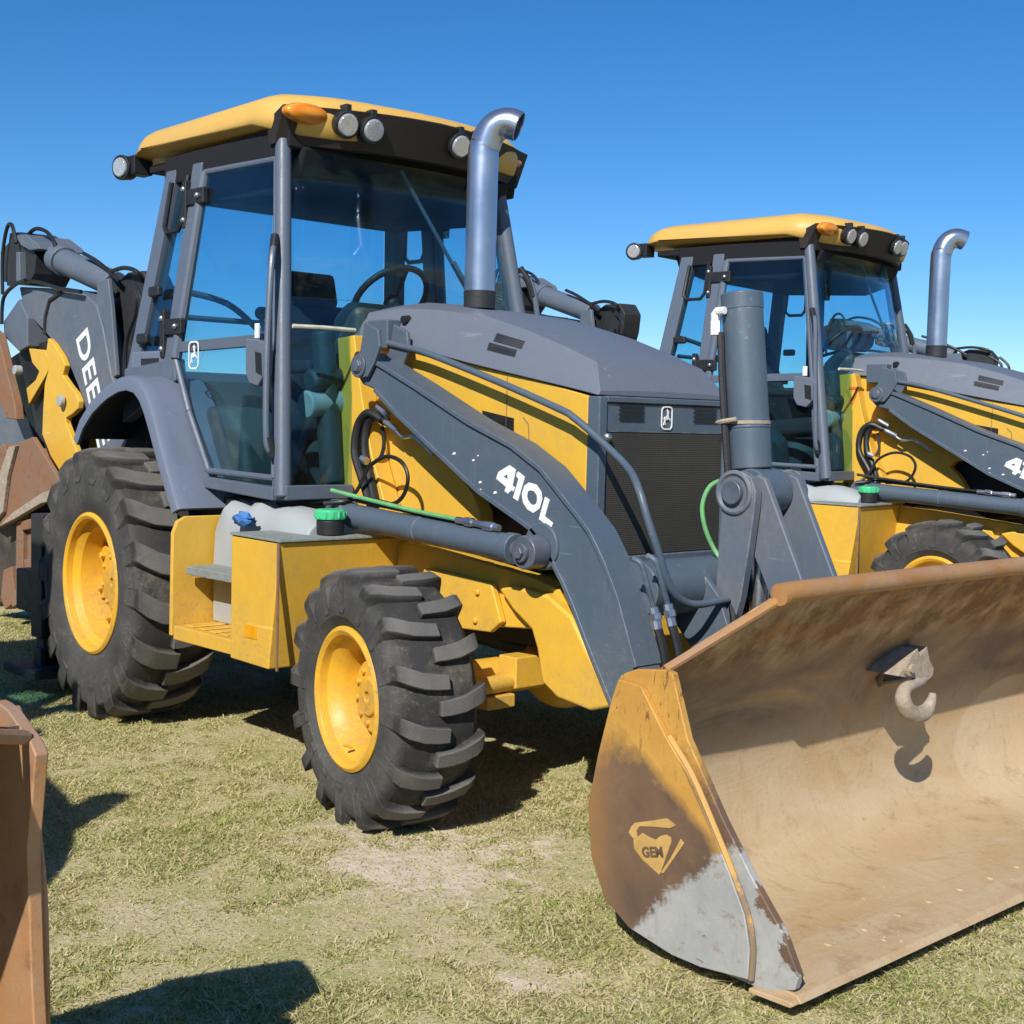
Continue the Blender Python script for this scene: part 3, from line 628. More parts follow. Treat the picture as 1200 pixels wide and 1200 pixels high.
    # valve and hoses at the lower end of the right arm
    for dx in (0, 1):
        pts = [(0.87, -0.569, 1.005), (0.9, -0.56, 0.988), (0.91, -0.534, 0.908), (0.91, -0.505, 0.844)]
        pts = [(x + dx * .035, y + dx * .03, z + dx * .012) for x, y, z in pts]
        lo = [(pts[-1][0] + .05, pts[-1][1], pts[-1][2] - .14), (pts[-1][0] + .10, pts[-1][1], pts[-1][2] - .34)]
        mb = MB().tube(pts, .010, 8); mb.build('steel_line', 'grey_paint', root)
        mb = MB().tube([pts[-1], (pts[-1][0] + .022, pts[-1][1], pts[-1][2] - .07)], .016, 8, smooth=False); mb.tube([(pts[-1][0] + .008, pts[-1][1], pts[-1][2] - .02), (pts[-1][0] + .014, pts[-1][1], pts[-1][2] - .04)], .021, 6, smooth=False); mb.build('hose_fitting', 'bright_steel', root)
        mb = MB().tube([(pts[-1][0] + .02, pts[-1][1], pts[-1][2] - .065)] + lo, .015, 8); mb.build('hose', 'hose_rubber', root)
    mb = MB().tube([(.95, -.14, .84), (.98, -.16, .74), (.95, -.2, .64), (.90, -.24, .58)], .016, 8); mb.build('hose', 'hose_rubber', root); MB().tube([(.80, .12, .80), (.92, .10, .66), (1.0, .08, .5)], .018, 8).build('hose', 'hose_rubber', root)
    vb = ([(0.98, -0.322, 0.612)])[0]; mb = MB().box(vb, (.07, .07, .07)); mb.cyl((vb[0], vb[1] - .07, vb[2]), (vb[0], vb[1] + .06, vb[2]), .024); mb.cyl((vb[0] + .03, vb[1], vb[2] - .04), (vb[0] + .03, vb[1], vb[2] + .07), .02); mb.build('valve_block', 'pin_grey', root, bevel=.006)
    # hoses at the loader tower (right side): a thick bundle and loose loops
    mb = MB()
    for px in ([(-0.662, -0.45, 1.443), (-0.731, -0.47, 1.47), (-0.788, -0.48, 1.419), (-0.795, -0.49, 1.304), (-0.73, -0.5, 1.199), (-0.668, -0.5, 1.095)],
               [(-0.64, -0.44, 1.437), (-0.71, -0.45, 1.457), (-0.755, -0.46, 1.413), (-0.75, -0.47, 1.305), (-0.698, -0.48, 1.2), (-0.659, -0.48, 1.095)]):
        mb.tube(px, .019, 10)
    for px in ([(-0.75, -0.58, 1.092), (-0.696, -0.55, 1.147), (-0.643, -0.53, 1.245), (-0.542, -0.52, 1.294), (-0.44, -0.52, 1.277), (-0.395, -0.52, 1.221), (-0.414, -0.52, 1.152), (-0.467, -0.53, 1.108), (-0.579, -0.54, 1.101)],
               [(-0.801, -0.47, 1.412), (-0.809, -0.48, 1.303), (-0.73, -0.5, 1.177), (-0.692, -0.5, 1.111)],
               [(-0.701, -0.42, 1.414), (-0.687, -0.42, 1.343), (-0.696, -0.43, 1.286), (-0.727, -0.45, 1.252)]):
        mb.tube(px, .0085, 8)
    for px in ([(-0.713, -0.7, 1.097), (-0.65, -0.66, 1.106), (-0.615, -0.6, 1.121), (-0.471, -0.6, 1.116), (-0.266, -0.61, 1.095)],): mb.tube(px, .010, 8)
    mb.build('hose_bundle', 'hose_rubber', root)
    mb = MB()
    for px in ([(-0.68, -0.46, 1.499), (-0.609, -0.46, 1.461)], [(-0.638, -0.45, 1.436), (-0.557, -0.45, 1.399)]): mb.tube(px, .016, 8, smooth=False)
    mb.tube([(-0.58, -0.45, 1.409), (-0.522, -0.45, 1.375), (-0.455, -0.45, 1.38), (-0.388, -0.45, 1.348), (-0.322, -0.45, 1.309)], .008, 8)
    mb.tube([(-0.719, -0.51, 1.281), (-0.683, -0.51, 1.268)], .016, 6, smooth=False)
    mb.build('hose_fitting', 'bright_steel', root)

    # --- bucket
    W = 1.14
    pr = [(1.497, .780), (1.44, .715), (1.385, .635), (1.338, .56), (1.313, .46), (1.308, .36), (1.325, .26), (1.365, .18), (1.43, .118), (1.52, .088), (1.66, .074), (1.80, .066), (1.93, .060)]
    def sec(y, g): return [(1.515, g)] if False else pr
    n = len(pr); rings = []
    outer = []
    for i, (x, z) in enumerate(pr):
        a = pr[max(i - 1, 0)]; b = pr[min(i + 1, n - 1)]; d = Vector((b[0] - a[0], b[1] - a[1])).normalized(); outer.append((x - -d.y * -.022 if False else x + d.y * .022, z - d.x * .022))
    mb = MB(); ring = [(x, z) for x, z in pr] + [(x, z) for x, z in reversed(outer)]
    mb.prism(ring, 'y', -W, 1.35)
    # spill guard: tapered plate above the shell
    gy = [(-1.13, .78), (-.80, .99), (1.01, .99), (1.34, .78)]
    vs = [(1.497 + (z - .78) * .76, y, z) for y, z in gy] + [(1.475 + (z - .78) * .76, y, z + .008) for y, z in gy]
    mb.add(vs, [(0, 1, 2, 3), (7, 6, 5, 4), (0, 4, 5, 1), (1, 5, 6, 2), (2, 6, 7, 3), (3, 7, 4, 0)])
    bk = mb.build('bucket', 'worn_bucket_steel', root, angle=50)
    mb = MB().tube([(1.648, -.815, .985), (1.65, -.79, .994), (1.652, -.3, .997), (1.652, .3, .997), (1.65, 1.0, .994), (1.648, 1.025, .985)], .030, 14, 3); mb.build('top_lip', 'lip_rust', bk, bevel=0)
    for s in (-1, 1):
        e = 0 if s < 0 else .21
        mb = MB().tube([(1.512, s * 1.14 + e, .795), (1.648, s * .80 + e, .985)], .013, 8, smooth=False); mb.build('guard_edge', 'lip_rust', bk)
        # side plate: thin sheet with a thicker rear plate welded on its outside
        pf = [(1.395, 0.772), (1.429, 0.786), (1.531, 0.8), (1.558, 0.795), (1.617, 0.63), (1.744, 0.443), (1.844, 0.314), (1.939, 0.206), (1.989, 0.114), (1.978, 0.077), (1.895, 0.045)]
        pb = [(1.829, .049), (1.604, .050), (1.451, .077), (1.353, .133), (1.297, .24), (1.278, .382), (1.311, .535), (1.357, .70), (1.372, .76)]
        mb = MB().prism(pf + pb, 'y', *sorted((s * 1.14 + e, s * 1.165 + e)))
        sp = mb.build('side_plate', 'worn_side_plate', bk, bevel=.004)
        rf = [(1.468, 0.749), (1.56, 0.629), (1.639, 0.547), (1.717, 0.43), (1.782, 0.325), (1.835, 0.229), (1.854, 0.148), (1.852, 0.068)]
        rp = [(1.70, .052), (1.604, .054), (1.451, .082), (1.357, .137), (1.302, .243), (1.284, .382), (1.317, .535), (1.363, .70), (1.385, .755)]
        mb = MB().prism(rf + rp, 'y', *sorted((s * 1.1655 + e, s * 1.186 + e))); mb.build('wear_plate', 'worn_side_plate', bk, bevel=.004)
        el = [(x, s * 1.176 + e, z) for x, z in rf]
        mb = MB(); mb.tube([(x + .004, y, z) for x, y, z in el[1:]], .0085, 8, 3); mb.build('weld_edge', 'worn_yellow_edge', bk)
    # cutting edge plate with bolts
    mb = MB().prism([(1.80, .052), (1.985, .043), (2.0, .050), (1.985, .066), (1.84, .082), (1.80, .084)], 'y', -1.1645, 1.374).prism([(1.86, .040), (1.985, .0425), (1.995, .05), (1.985, .058), (1.86, .052)], 'y', -1.192, -1.1648)
    ce = mb.build('cutting_edge', 'worn_bucket_steel', bk, bevel=.003)
    mb = MB(); rn = random.Random(4)
    for k in range(14):
        y = -1.02 + k * .17; MB().lathe([(.013, 0), (.013, .003), (.010, .006), (.003, .007)], (1.865 + rn.uniform(-.006, .006), y, .076), 'z', 10).build('bolt', 'worn_bucket_steel', bk)
    # diamond badge on the right side plate
    mb = MB()
    mb.prism([(1.463, 0.376), (1.523, 0.396), (1.574, 0.415), (1.606, 0.403), (1.587, 0.391), (1.532, 0.382), (1.481, 0.371), (1.47, 0.355), (1.473, 0.34), (1.461, 0.331), (1.443, 0.345), (1.451, 0.363)], 'y', -1.1885, -1.185)
    mb.prism([(1.624, 0.371), (1.636, 0.362), (1.57, 0.266), (1.561, 0.266), (1.594, 0.315)], 'y', -1.1885, -1.185)
    mb.prism([(1.473, 0.339), (1.492, 0.355), (1.513, 0.35), (1.539, 0.348), (1.556, 0.363), (1.576, 0.371), (1.592, 0.366), (1.592, 0.354), (1.561, 0.267), (1.555, 0.258), (1.495, 0.283), (1.464, 0.306), (1.461, 0.33)], 'y', -1.1885, -1.185)
    em = mb.build('badge', 'badge_yellow', bk, smooth=False)
    tb = [(1.497, 0.292), (1.583, 0.314), (1.492, 0.337)]
    text('badge_lettering', 'GEM', 'badge_letter', bk, (tb[0][0], -1.190, tb[0][1]), (tb[1][0] - tb[0][0], 0, tb[1][1] - tb[0][1]), (0, 0, 1), .037, .001, 1.0, .03)
    # grab hook welded to the back of the bucket
    hx = 1.42; oy = .26; oz = .70
    rec = [(0.152, 0.626), (0.192, 0.651), (0.406, 0.739), (0.441, 0.723), (0.424, 0.658), (0.294, 0.593), (0.23, 0.579), (0.144, 0.589)]
    mb = MB().prism(rec, 'x', 1.352, 1.378); hk = mb.build('hook_socket', 'dark_steel', bk, bevel=.004)
    rm = [(0.12, 0.596), (0.138, 0.632), (0.403, 0.743), (0.45, 0.73), (0.421, 0.659), (0.282, 0.587), (0.121, 0.59)]
    MB().tube([(1.38, y, z) for y, z in rm], .010, 8, smooth=False).build('socket_weld', 'worn_bucket_steel', bk)
    mb = MB()
    sh = [(0.006, 0.653), (0.084, 0.71), (0.119, 0.732), (0.137, 0.705), (0.178, 0.732), (0.198, 0.687), (0.227, 0.655), (0.224, 0.632), (0.187, 0.616), (0.144, 0.624), (0.09, 0.638)]
    mb.prism(sh, 'x', 1.37, 1.52)
    cb = ([(1.53, 0.058, 0.675)])[0]; mb.cyl((1.51, cb[1], cb[2]), (1.535, cb[1], cb[2]), .026, n=16); mb.cyl((1.53, cb[1], cb[2]), (1.545, cb[1], cb[2]), .015, n=10)
    hp = [(1.5, 0.186, 0.636), (1.51, 0.17, 0.617), (1.52, 0.1, 0.615), (1.525, 0.041, 0.605), (1.525, 0.033, 0.573), (1.525, 0.062, 0.535), (1.525, 0.122, 0.51), (1.525, 0.18, 0.517), (1.525, 0.21, 0.545), (1.525, 0.219, 0.573)]
    mb.tube(hp, [.014, .016, .018, .022, .027, .029, .030, .026, .018, .010], 12, 5)
    mb.build('hook', 'pale_scale', bk, bevel=.004)

    # --- cab
    cab = MB()
    def post(p, q, w, d):
        p = Vector(p); q = Vector(q); rings = []
        for c in (p, q): rings.append([(c.x - w / 2, c.y - d / 2, c.z), (c.x + w / 2, c.y - d / 2, c.z), (c.x + w / 2, c.y + d / 2, c.z), (c.x - w / 2, c.y + d / 2, c.z)])
        cab.loft(rings)
    Ab, At = (-.86, .805, 1.115), (-1.12, .655, 2.62)
    Cb, Cm, Ct = (-1.82, .80, 1.60), (-1.79, .795, 1.68), (-1.775, .668, 2.60)
    Db, Dt = (-2.20, .785, 1.55), (-2.03, .65, 2.60)
    for s in (-1, 1):
        S = lambda p: (p[0], s * (p[1] - (.09 if s > 0 and p[0] > -1.2 else 0)), p[2])
        cab.cyl(S(Ab), S(At), .036, .034, 20)
        post(S((-.905, .79, 1.115)), S((-1.15, .645, 2.62)), .045, .05)
        post(S(Cb), S(Ct), .085, .05); post(S(Db), S(Dt), .10, .07)
        cab.prism([(-.90, 1.10), (-.90, 1.155), (-1.46, 1.175), (-1.46, 1.125)], 'y', *sorted((s * .83, s * .76)))
        cab.prism([(-2.26, 1.40), (-2.24, 1.66), (-1.76, 1.70), (-1.74, 1.60)], 'y', *sorted((s * .815, s * .755)))
        MB().prism([(-2.10, 2.53), (-1.12, 2.545), (-1.10, 2.67), (-2.10, 2.66)], 'y', *sorted((s * .685, s * .60))).build('roof_rail', 'headliner', root, bevel=.008)
        # lower front corner bar
        cab.box((-.852, s * .64, 1.135), (.05, .34, .06))
    cab.box((-2.22, 0, 1.62), (.06, 1.5, .08))
    cb_ = cab.build('cab_frame', 'cab_grey', root, bevel=.006)
    mb = MB().box((-1.55, 0, 1.04), (1.35, 1.5, .09)); mb.box((-2.0, 0, 1.25), (.5, 1.06, .45)); mb.build('cab_floor', 'black_plastic', root, bevel=.01)
    # panes
    def pane(name, quad, parent, off=(0, 0, 0)):
        q = [Vector(p) + Vector(off) for p in quad]; nn = (q[1] - q[0]).cross(q[2] - q[0]).normalized() * .003; m = len(q)
        return MB().add([p + nn for p in q] + [p - nn for p in q], [tuple(range(m)), tuple(range(2 * m - 1, m - 1, -1))] + [(k, (k + 1) % m, m + (k + 1) % m, m + k) for k in range(m)]).build(name, 'tinted_glass', parent, smooth=False)
    # curved windshield above the hood, quarter panes beside it
    rings = []
    for z, t in ((1.95, .0), (2.2, .25 / .65), (2.40, .45 / .65), (2.58, .97)):
        fx = lambda a, b: a + (b - a) * ((z - 1.115) / (2.62 - 1.115))
        x0 = fx(-.86, -1.12); y0 = fx(.80, .65) - .01
        rings.append([(x0 + .10 * (1 - (k / 6) ** 2) - .0, (y0 - (.09 if k > 0 else 0)) * k / 6, z) for k in range(-6, 7)])
    MB().loft(rings, cap=False, closed=False).build('windshield', 'tinted_glass', root, angle=60, solid=.005)
    for s in (-1, 1):
        S = lambda p: (p[0], s * (p[1] - (.09 if s > 0 and p[0] > -1.2 else 0)), p[2])
        pane('lower_front_pane', [S((-.835, .785, 1.165)), S((-.835, .50, 1.165)), S((-.90, .42, 1.95)), S((-.985, .72, 1.95))], root)
        # door: frame, glass, handle, hinges
        fr = MB()
        def bar(p, q, r=.019): fr.cyl(S(p), S(q), r, r, 10)
        D = [(-.93, .80, 1.19), (-1.135, .675, 2.54), (-1.715, .685, 2.55), (-1.765, .80, 1.70), (-1.62, .812, 1.46), (-1.44, .812, 1.20)]
        for i in range(6): bar(D[i], D[(i + 1) % 6], .015 if i not in (2,) else .026)
        fr.prism([(-1.03, 1.742), (-1.74, 1.728), (-1.74, 1.776), (-1.035, 1.79)], 'y', *sorted((s * .800, s * .77)))
        dr = fr.build('door', 'cab_grey', root, bevel=.003)
        # panes above and below the belt bar
        pane('door_pane', [S((-1.04, .775, 1.78)), S((-1.14, .685, 2.53)), S((-1.71, .69, 2.54)), S((-1.755, .78, 1.77))], dr)
        pane('door_pane', [S((-.94, .802, 1.20)), S((-1.03, .79, 1.745)), S((-1.735, .79, 1.73)), S((-1.745, .80, 1.69)), S((-1.62, .806, 1.46)), S((-1.44, .81, 1.21))], dr)
        hd_ = MB(); hp_ = [(-1.096, 1.769), (-1.01, 1.763), (-0.945, 1.747), (-0.955, 1.614), (-0.999, 1.569), (-1.066, 1.583), (-1.093, 1.63)]
        hd_.prism(hp_, 'y', *sorted((s * .845, s * .80))); h0 = hd_.build('door_handle', 'hood_grey', dr, bevel=.006)
        hr = [(-1.016, 1.713), (-0.97, 1.705), (-0.962, 1.614), (-1.008, 1.628)]
        MB().prism(hr, 'y', *sorted((s * .8475, s * .84))).build('latch', 'black_plastic', dr)
        for z_, x_, y_ in ((2.44, -1.775, .715), (1.845, -1.815, .80)):
            MB().box((x_ + .03, s * y_, z_), (.17, .03, .075)).box((x_ - .05, s * (y_ + .004), z_ - .03), (.035, .035, .22)).build('hinge', 'black_plastic', dr, bevel=.008)
            for dx, dz in ((.075, 0), (-.05, .04), (-.05, -.1)): MB().ball((x_ + dx, s * (y_ + .02), z_ + dz), .014, 10).build('bolt', 'bright_steel', dr)
        MB().box((-1.02, s * .835, 1.80), (.03, .006, .06)).build('label', 'white_vinyl', dr)
        MB().box((-1.012, s * .832, 1.66), (.03, .02, .18)).build('lock_strip', 'black_plastic', dr, bevel=.004)
        MB().tube([S((-1.03, .745, 2.17)), S((-.985, .79, 2.10)), S((-.955, .825, 1.8)), S((-.93, .845, 1.5)), S((-.918, .845, 1.33)), S((-.915, .815, 1.29))], .014, 10).build('grab_rail', 'cab_grey', root)
        MB().tube([S((-1.035, .745, 2.20)), S((-1.0, .775, 2.13)), S((-.985, .79, 2.06))], .018, 10).tube([S((-.92, .84, 1.36)), S((-.912, .82, 1.28))], .020, 10).build('rail_boot', 'black_plastic', root)
        # rear quarter pane with its bracket frame
        pane('quarter_pane', [S((-1.85, .79, 1.72)), S((-1.81, .675, 2.55)), S((-2.0, .66, 2.55)), S((-2.16, .78, 1.70))], root)
        MB().tube([S((-2.0, .70, 2.535)), S((-2.03, .72, 2.33)), S((-2.0, .725, 2.30)), S((-1.89, .725, 2.30)), S((-1.86, .72, 2.34)), S((-1.845, .70, 2.55))], .012, 8, smooth=False).build('window_bracket', 'black_plastic', root)
        MB().box((-2.02, s * .785, 1.62), (.34, .05, .24)).build('side_louver', 'fender_grey', root, bevel=.012)
        MB().box((-1.99, s * .8105, 1.645), (.17, .006, .12)).build('louver_opening', 'black_plastic', root)
        for z_ in (1.80, 2.02): MB().box((-2.08 + (z_ - 1.8) * .3, s * (.80 - (z_ - 1.8) * .12), z_), (.10, .03, .05)).build('window_catch', 'black_plastic', root, bevel=.012)
    deer_emblem(dr.parent, (-1.585, -.809, 1.712), (1, 0, 0), (0, 0, 1), .125)
    MB().box((-2.21, 0, 1.36), (.05, 1.42, .52)).build('rear_panel', 'seat_fabric', root, bevel=.01)
    pane('rear_window', [(-2.09, -.62, 2.55), (-2.09, .62, 2.55), (-2.22, .72, 1.66), (-2.22, -.72, 1.66)], root)
    rod = [(-0.8, -0.806, 1.813), (-0.78, -0.666, 1.815), (-0.78, -0.511, 1.814)]
    MB().tube(rod, .0085, 8, smooth=False).build('front_rod', 'cream_rod', root)
    # roof: crowned cap with a dark raked fascia
    def plan(sx, sy, x0=-1.72, n=7, r=.2, cuts=9):
        hx, hy = .70 * sx, .735 * sy; out = []
        for cx, cy, a0 in ((hx - r, hy - r, 0), (-hx + r, hy - r, 90), (-hx + r, -hy + r, 180), (hx - r, -hy + r, 270)):
            for k in range(n + 1):
                a = R(a0 + 90 * k / n); out.append((x0 + cx + r * math.cos(a), cy + r * math.sin(a)))
        ya, yb = -hy + r, hy - r; xf = x0 + hx
        return out + [(xf, ya + (yb - ya) * k / cuts) for k in range(1, cuts)]
    def zc(x, y): return .042 - (.07 * ((x + 1.62) / .6) ** 2 if x > -1.62 else .066 * ((x + 1.62) / .8) ** 2)
    rings = []
    for z, sx, sy, dx in ((2.660, .985, .985, -.03), (2.668, .998, .998, -.03), (2.71, 1.004, .998, -.015), (2.750, 1.006, .985, -.004), (2.782, 1.0, .955, .0), (2.806, .975, .905, .0), (2.824, .92, .82, .0), (2.838, .78, .66, -.01), (2.845, .5, .40, -.02), (2.847, .2, .16, -.02)):
        bow = lambda x, y: .13 * max(0, 1 - (y / .66) ** 2) * min(1, max(0, (x + 1.6) / .5))
        rings.append([(x + dx + bow(x, y), y, z + zc(x, y) * (1.0 if z > 2.7 else 1.15) + (.03 * (1 - (x + 1.72) ** 2 / .5) + .045 * max(0, (-1.72 - x) / .7) if z < 2.7 else 0)) for x, y in plan(sx, sy, r=min(.2, .2 * min(sx, sy) + .0))])
    mb = MB().loft(rings); rf_ = mb.build('roof', 'roof_yellow', root, bevel=0, angle=50)
    # fascia plate under the visor and the dark lining below the roof
    fa = MB(); rg = []
    for k in range(-8, 9):
        y = k / 8 * .70; b = -.06 * abs(k / 8) ** 3 + .13 * max(0, 1 - (y / .66) ** 2)
        rg.append([(-1.00 + b, y, 2.763 - .012 * abs(k / 8)), (-.985 + b, y, 2.752), (-1.06 + b, y, 2.60), (-1.10 + b, y, 2.60), (-1.12 + b, y, 2.70)])
    fa.loft(rg); fa.build('fascia', 'roof_underside', rf_, angle=50)
    MB().prism([(-2.30, 2.615), (-1.07, 2.585), (-1.07, 2.66), (-2.30, 2.655)], 'y', -.66, .66).build('headliner', 'headliner', root, bevel=.01)
    MB().prism([(-2.16, 2.52), (-1.95, 2.44), (-1.30, 2.41), (-1.10, 2.47), (-1.05, 2.60), (-2.20, 2.63)], 'y', -.595, .595).build('ceiling_console', 'headliner', root, bevel=.02)
    for s in (-1, 1):
        mb = MB().ball((-1.02, -.60, 2.722), 1, 28, (.055, .125, .044)) if s < 0 else MB().ball((-1.075, .575, 2.712), 1, 28, (.05, .105, .042)); mb.build('beacon_light', 'amber_lens', rf_, angle=80)
    for y, zz in ((-.46, 2.690), (-.345, 2.682), (.12, 2.682), (.24, 2.688)):
        c = Vector((-1.0 + .13 * (1 - (y / .66) ** 2), y, zz)); d = Vector((.92, -.08, -.30)).normalized()
        wl = MB().cyl(c - d * .05, c + d * .012, .052, .060, 24).box(c + Vector((-.01, 0, .06)), (.05, .03, .05)).build('work_light', 'black_plastic', rf_, bevel=.004)
        MB().cyl(c + d * .010, c + d * .022, .050, .044, 24).build('lamp_lens', 'lamp_glass', rf_, bevel=.004)
    for s in (-1, 1):
        c = Vector((-2.45, s * .72, 2.655)); d = Vector((-.2, s * .8, -.1)).normalized() if s > 0 else Vector((.25, -.95, -.08)).normalized()
        MB().cyl(c - d * .05, c + d * .02, .055, .062, 20).box((-2.40, s * .66, 2.665), (.09, .10, .09)).build('work_light', 'black_plastic', rf_, bevel=.004)
        MB().cyl(c + d * .018, c + d * .03, .050, .044, 20).build('lamp_lens', 'lamp_glass', rf_, bevel=.004)
    # mirror arm on the far side, wiper on the windshield
    MB().tube([(-1.02, -.10, 2.56), (-1.02, .03, 2.40), (-.96, .28, 2.02)], .009, 8, smooth=False).box((-.96, .26, 2.06), (.02, .30, .02), Matrix.Rotation(R(-50), 3, 'X')).build('wiper', 'hood_grey', root)
    # seat, wheel, dash, controls
    mb = MB().prism([(-1.62, 1.36), (-1.66, 1.52), (-1.84, 2.02), (-1.94, 2.00), (-1.80, 1.50), (-1.80, 1.36)], 'y', -.24, .24)
    st_ = mb.build('seat', 'seat_fabric', root, bevel=.04)
    MB().prism([(-1.20, 1.40), (-1.22, 1.52), (-1.70, 1.48), (-1.72, 1.36)], 'y', -.25, .25).build('seat_cushion', 'seat_fabric', st_, bevel=.04)
    MB().lathe([(.16, 1.06), (.20, 1.10), (.22, 1.28), (.17, 1.36)], (-1.5, 0, 0), 'z', 24).build('seat_base', 'dash_plastic', st_, bevel=.01)
    MB().box((-1.87, 0, 2.08), (.09, .28, .18), Matrix.Rotation(R(-15), 3, 'Y')).build('headrest', 'seat_fabric', st_, bevel=.03)
    for s in (-1, 1): MB().box((-1.50, s * .33, 1.68), (.34, .08, .06)).build('armrest', 'seat_fabric', st_, bevel=.02)
    MB().prism([(-1.28, 1.10), (-1.32, 1.36), (-1.46, 1.48), (-1.85, 1.50), (-1.85, 1.10)], 'y', -.72, -.44).build('side_console', 'dash_plastic', root, bevel=.05)
    MB().prism([(-.98, 1.10), (-1.0, 1.52), (-1.30, 1.60), (-1.60, 1.66), (-2.1, 1.66), (-2.1, 1.10)], 'y', .70, .765).build('darkening_panel', 'seat_fabric', root, bevel=.02)  # opaque panel added inside the far door's glass to darken the cab
    MB().prism([(-1.28, 1.10), (-1.32, 1.36), (-1.46, 1.48), (-1.85, 1.50), (-1.85, 1.10)], 'y', .44, .69).build('side_console', 'seat_fabric', root, bevel=.05)
    MB().prism([(-.90, 1.30), (-.92, 1.93), (-1.02, 1.97), (-1.14, 1.88), (-1.12, 1.3)], 'y', -.40, .40).build('dashboard', 'dash_plastic', root, bevel=.05)
    MB().cyl((-.95, -.49, 1.16), (-.99, -.53, 1.82), .055, .05, 16).cyl((-.96, -.62, 1.60), (-.98, -.42, 1.62), .05).build('dash_post', 'dash_plastic', root, bevel=.02)
    MB().cyl((-1.02, 0, 1.85), (-1.19, 0, 1.985), .035, .025).build('steering_column', 'black_plastic', root)
    sw = MB(); ring = []
    cc = Vector((-1.21, 0, 2.0)); ax = Vector((-.72, 0, .66)).normalized(); u_ = Vector((0, 1, 0)); w_ = ax.cross(u_)
    sw.tube([cc + .19 * (math.cos(k * math.tau / 32) * u_ + math.sin(k * math.tau / 32) * w_) for k in range(33)], .0155, 10, smooth=False)
    for a in (.5, 2.6, 4.7): sw.tube([cc - ax * .03, cc + .185 * (math.cos(a) * u_ + math.sin(a) * w_)], .011, 8, smooth=False)
    sw.ball(cc - ax * .025, .045, 12); sw.build('steering_wheel', 'black_plastic', root)
    for s in (-1, 1):
        MB().tube([(-1.93, s * .16, 1.40), (-1.98, s * .18, 1.80), (-2.0, s * .2, 1.93)], .013, 8).ball((-2.0, s * .2, 1.96), .035, 12).build('control_lever', 'black_plastic', root)
    MB().tube([(-2.12, -.62, 2.05), (-2.08, -.35, 2.0), (-1.98, -.2, 1.85)], .016, 8).tube([(-2.12, .62, 1.92), (-2.12, -.62, 1.92)], .014, 8, smooth=False).build('guard_rail', 'cab_grey', root)
    MB().cyl((-.98, -.62, 1.50), (-.98, -.40, 1.52), .06, n=20).build('roller_pad', 'pale_pad', root, bevel=.01)

    # --- backhoe at the rear
    mb = MB()
    mb.prism([(-3.0, .45), (-2.9, 1.15), (-3.10, 1.20), (-3.25, 1.10), (-3.35, .60), (-3.25, .40)], 'y', -.5, .5); mb.box((-3.05, 0, .5), (.3, 1.9, .22))
    mb.build('backhoe_frame', 'dark_steel', root, bevel=.01)
    for s in (-1, 1):
        MB().box((-2.86, s * .92, .60), (.14, .13, .64)).box((-2.86, s * .92, .36), (.10, .09, .55)).build('stabilizer', 'dark_steel', root, bevel=.01)
        MB().box((-2.86, s * .93, .12), (.38, .30, .05)).box((-2.86, s * .92, .18), (.10, .12, .10)).build('stabilizer_pad', 'dark_steel', root, bevel=.01)
    up = [(-5.056, 2.27), (-4.732, 2.246), (-4.424, 2.223), (-4.085, 2.173), (-3.922, 2.103), (-3.829, 1.951), (-3.715, 1.669)]
    lw = [(-4.092, 1.515), (-4.152, 1.594), (-4.249, 1.701), (-4.36, 1.798), (-4.627, 1.946), (-4.865, 2.059), (-5.001, 2.155)]
    boom = up + [(-3.36, 1.30), (-3.22, .95), (-3.26, .72), (-3.42, .70), (-3.62, .95), (-3.90, 1.25)] + lw
    mb = MB().prism(boom, 'y', -.16, .10); bo = mb.build('backhoe_boom', 'old_grey', root, bevel=.012)
    d = [(-4.186, 1.91), (-4.029, 1.568), (-4.09, 1.918)]
    text('lettering', 'DEERE', 'white_vinyl', bo, (d[0][0], -.1615, d[0][1] ), (d[1][0] - d[0][0], 0, d[1][1] - d[0][1]), (d[2][0] - d[0][0], 0, d[2][1] - d[0][1] + .03), .235, .0012, 1.12, .02)
    rib = [(-4.641, 1.94), (-4.628, 2.049), (-4.564, 2.155), (-4.388, 2.199)]
    MB().tube([(x, -.163, z) for x, z in rib], .014, 8, smooth=False).build('boom_rib', 'dark_steel', bo)
    # boom foot tower with hoses beside the cab rear
    tw = [(-3.866, 2.237), (-3.733, 2.29), (-3.539, 2.287), (-3.464, 2.203), (-3.483, 2.066), (-3.535, 1.944), (-3.619, 1.822), (-3.51, 1.644), (-3.814, 1.621), (-3.885, 1.905), (-3.909, 2.086)]
    MB().prism(tw, 'y', -.05, .12).build('swing_tower', 'dark_steel', root, bevel=.012)
    MB().prism([(-3.919, 2.237), (-3.784, 2.249), (-3.738, 2.075), (-3.668, 1.669), (-3.756, 1.64), (-3.826, 1.952), (-3.941, 2.126)], 'y', -.15, -.12).build('swing_plate', 'old_grey', root, bevel=.008)
    mb = MB()
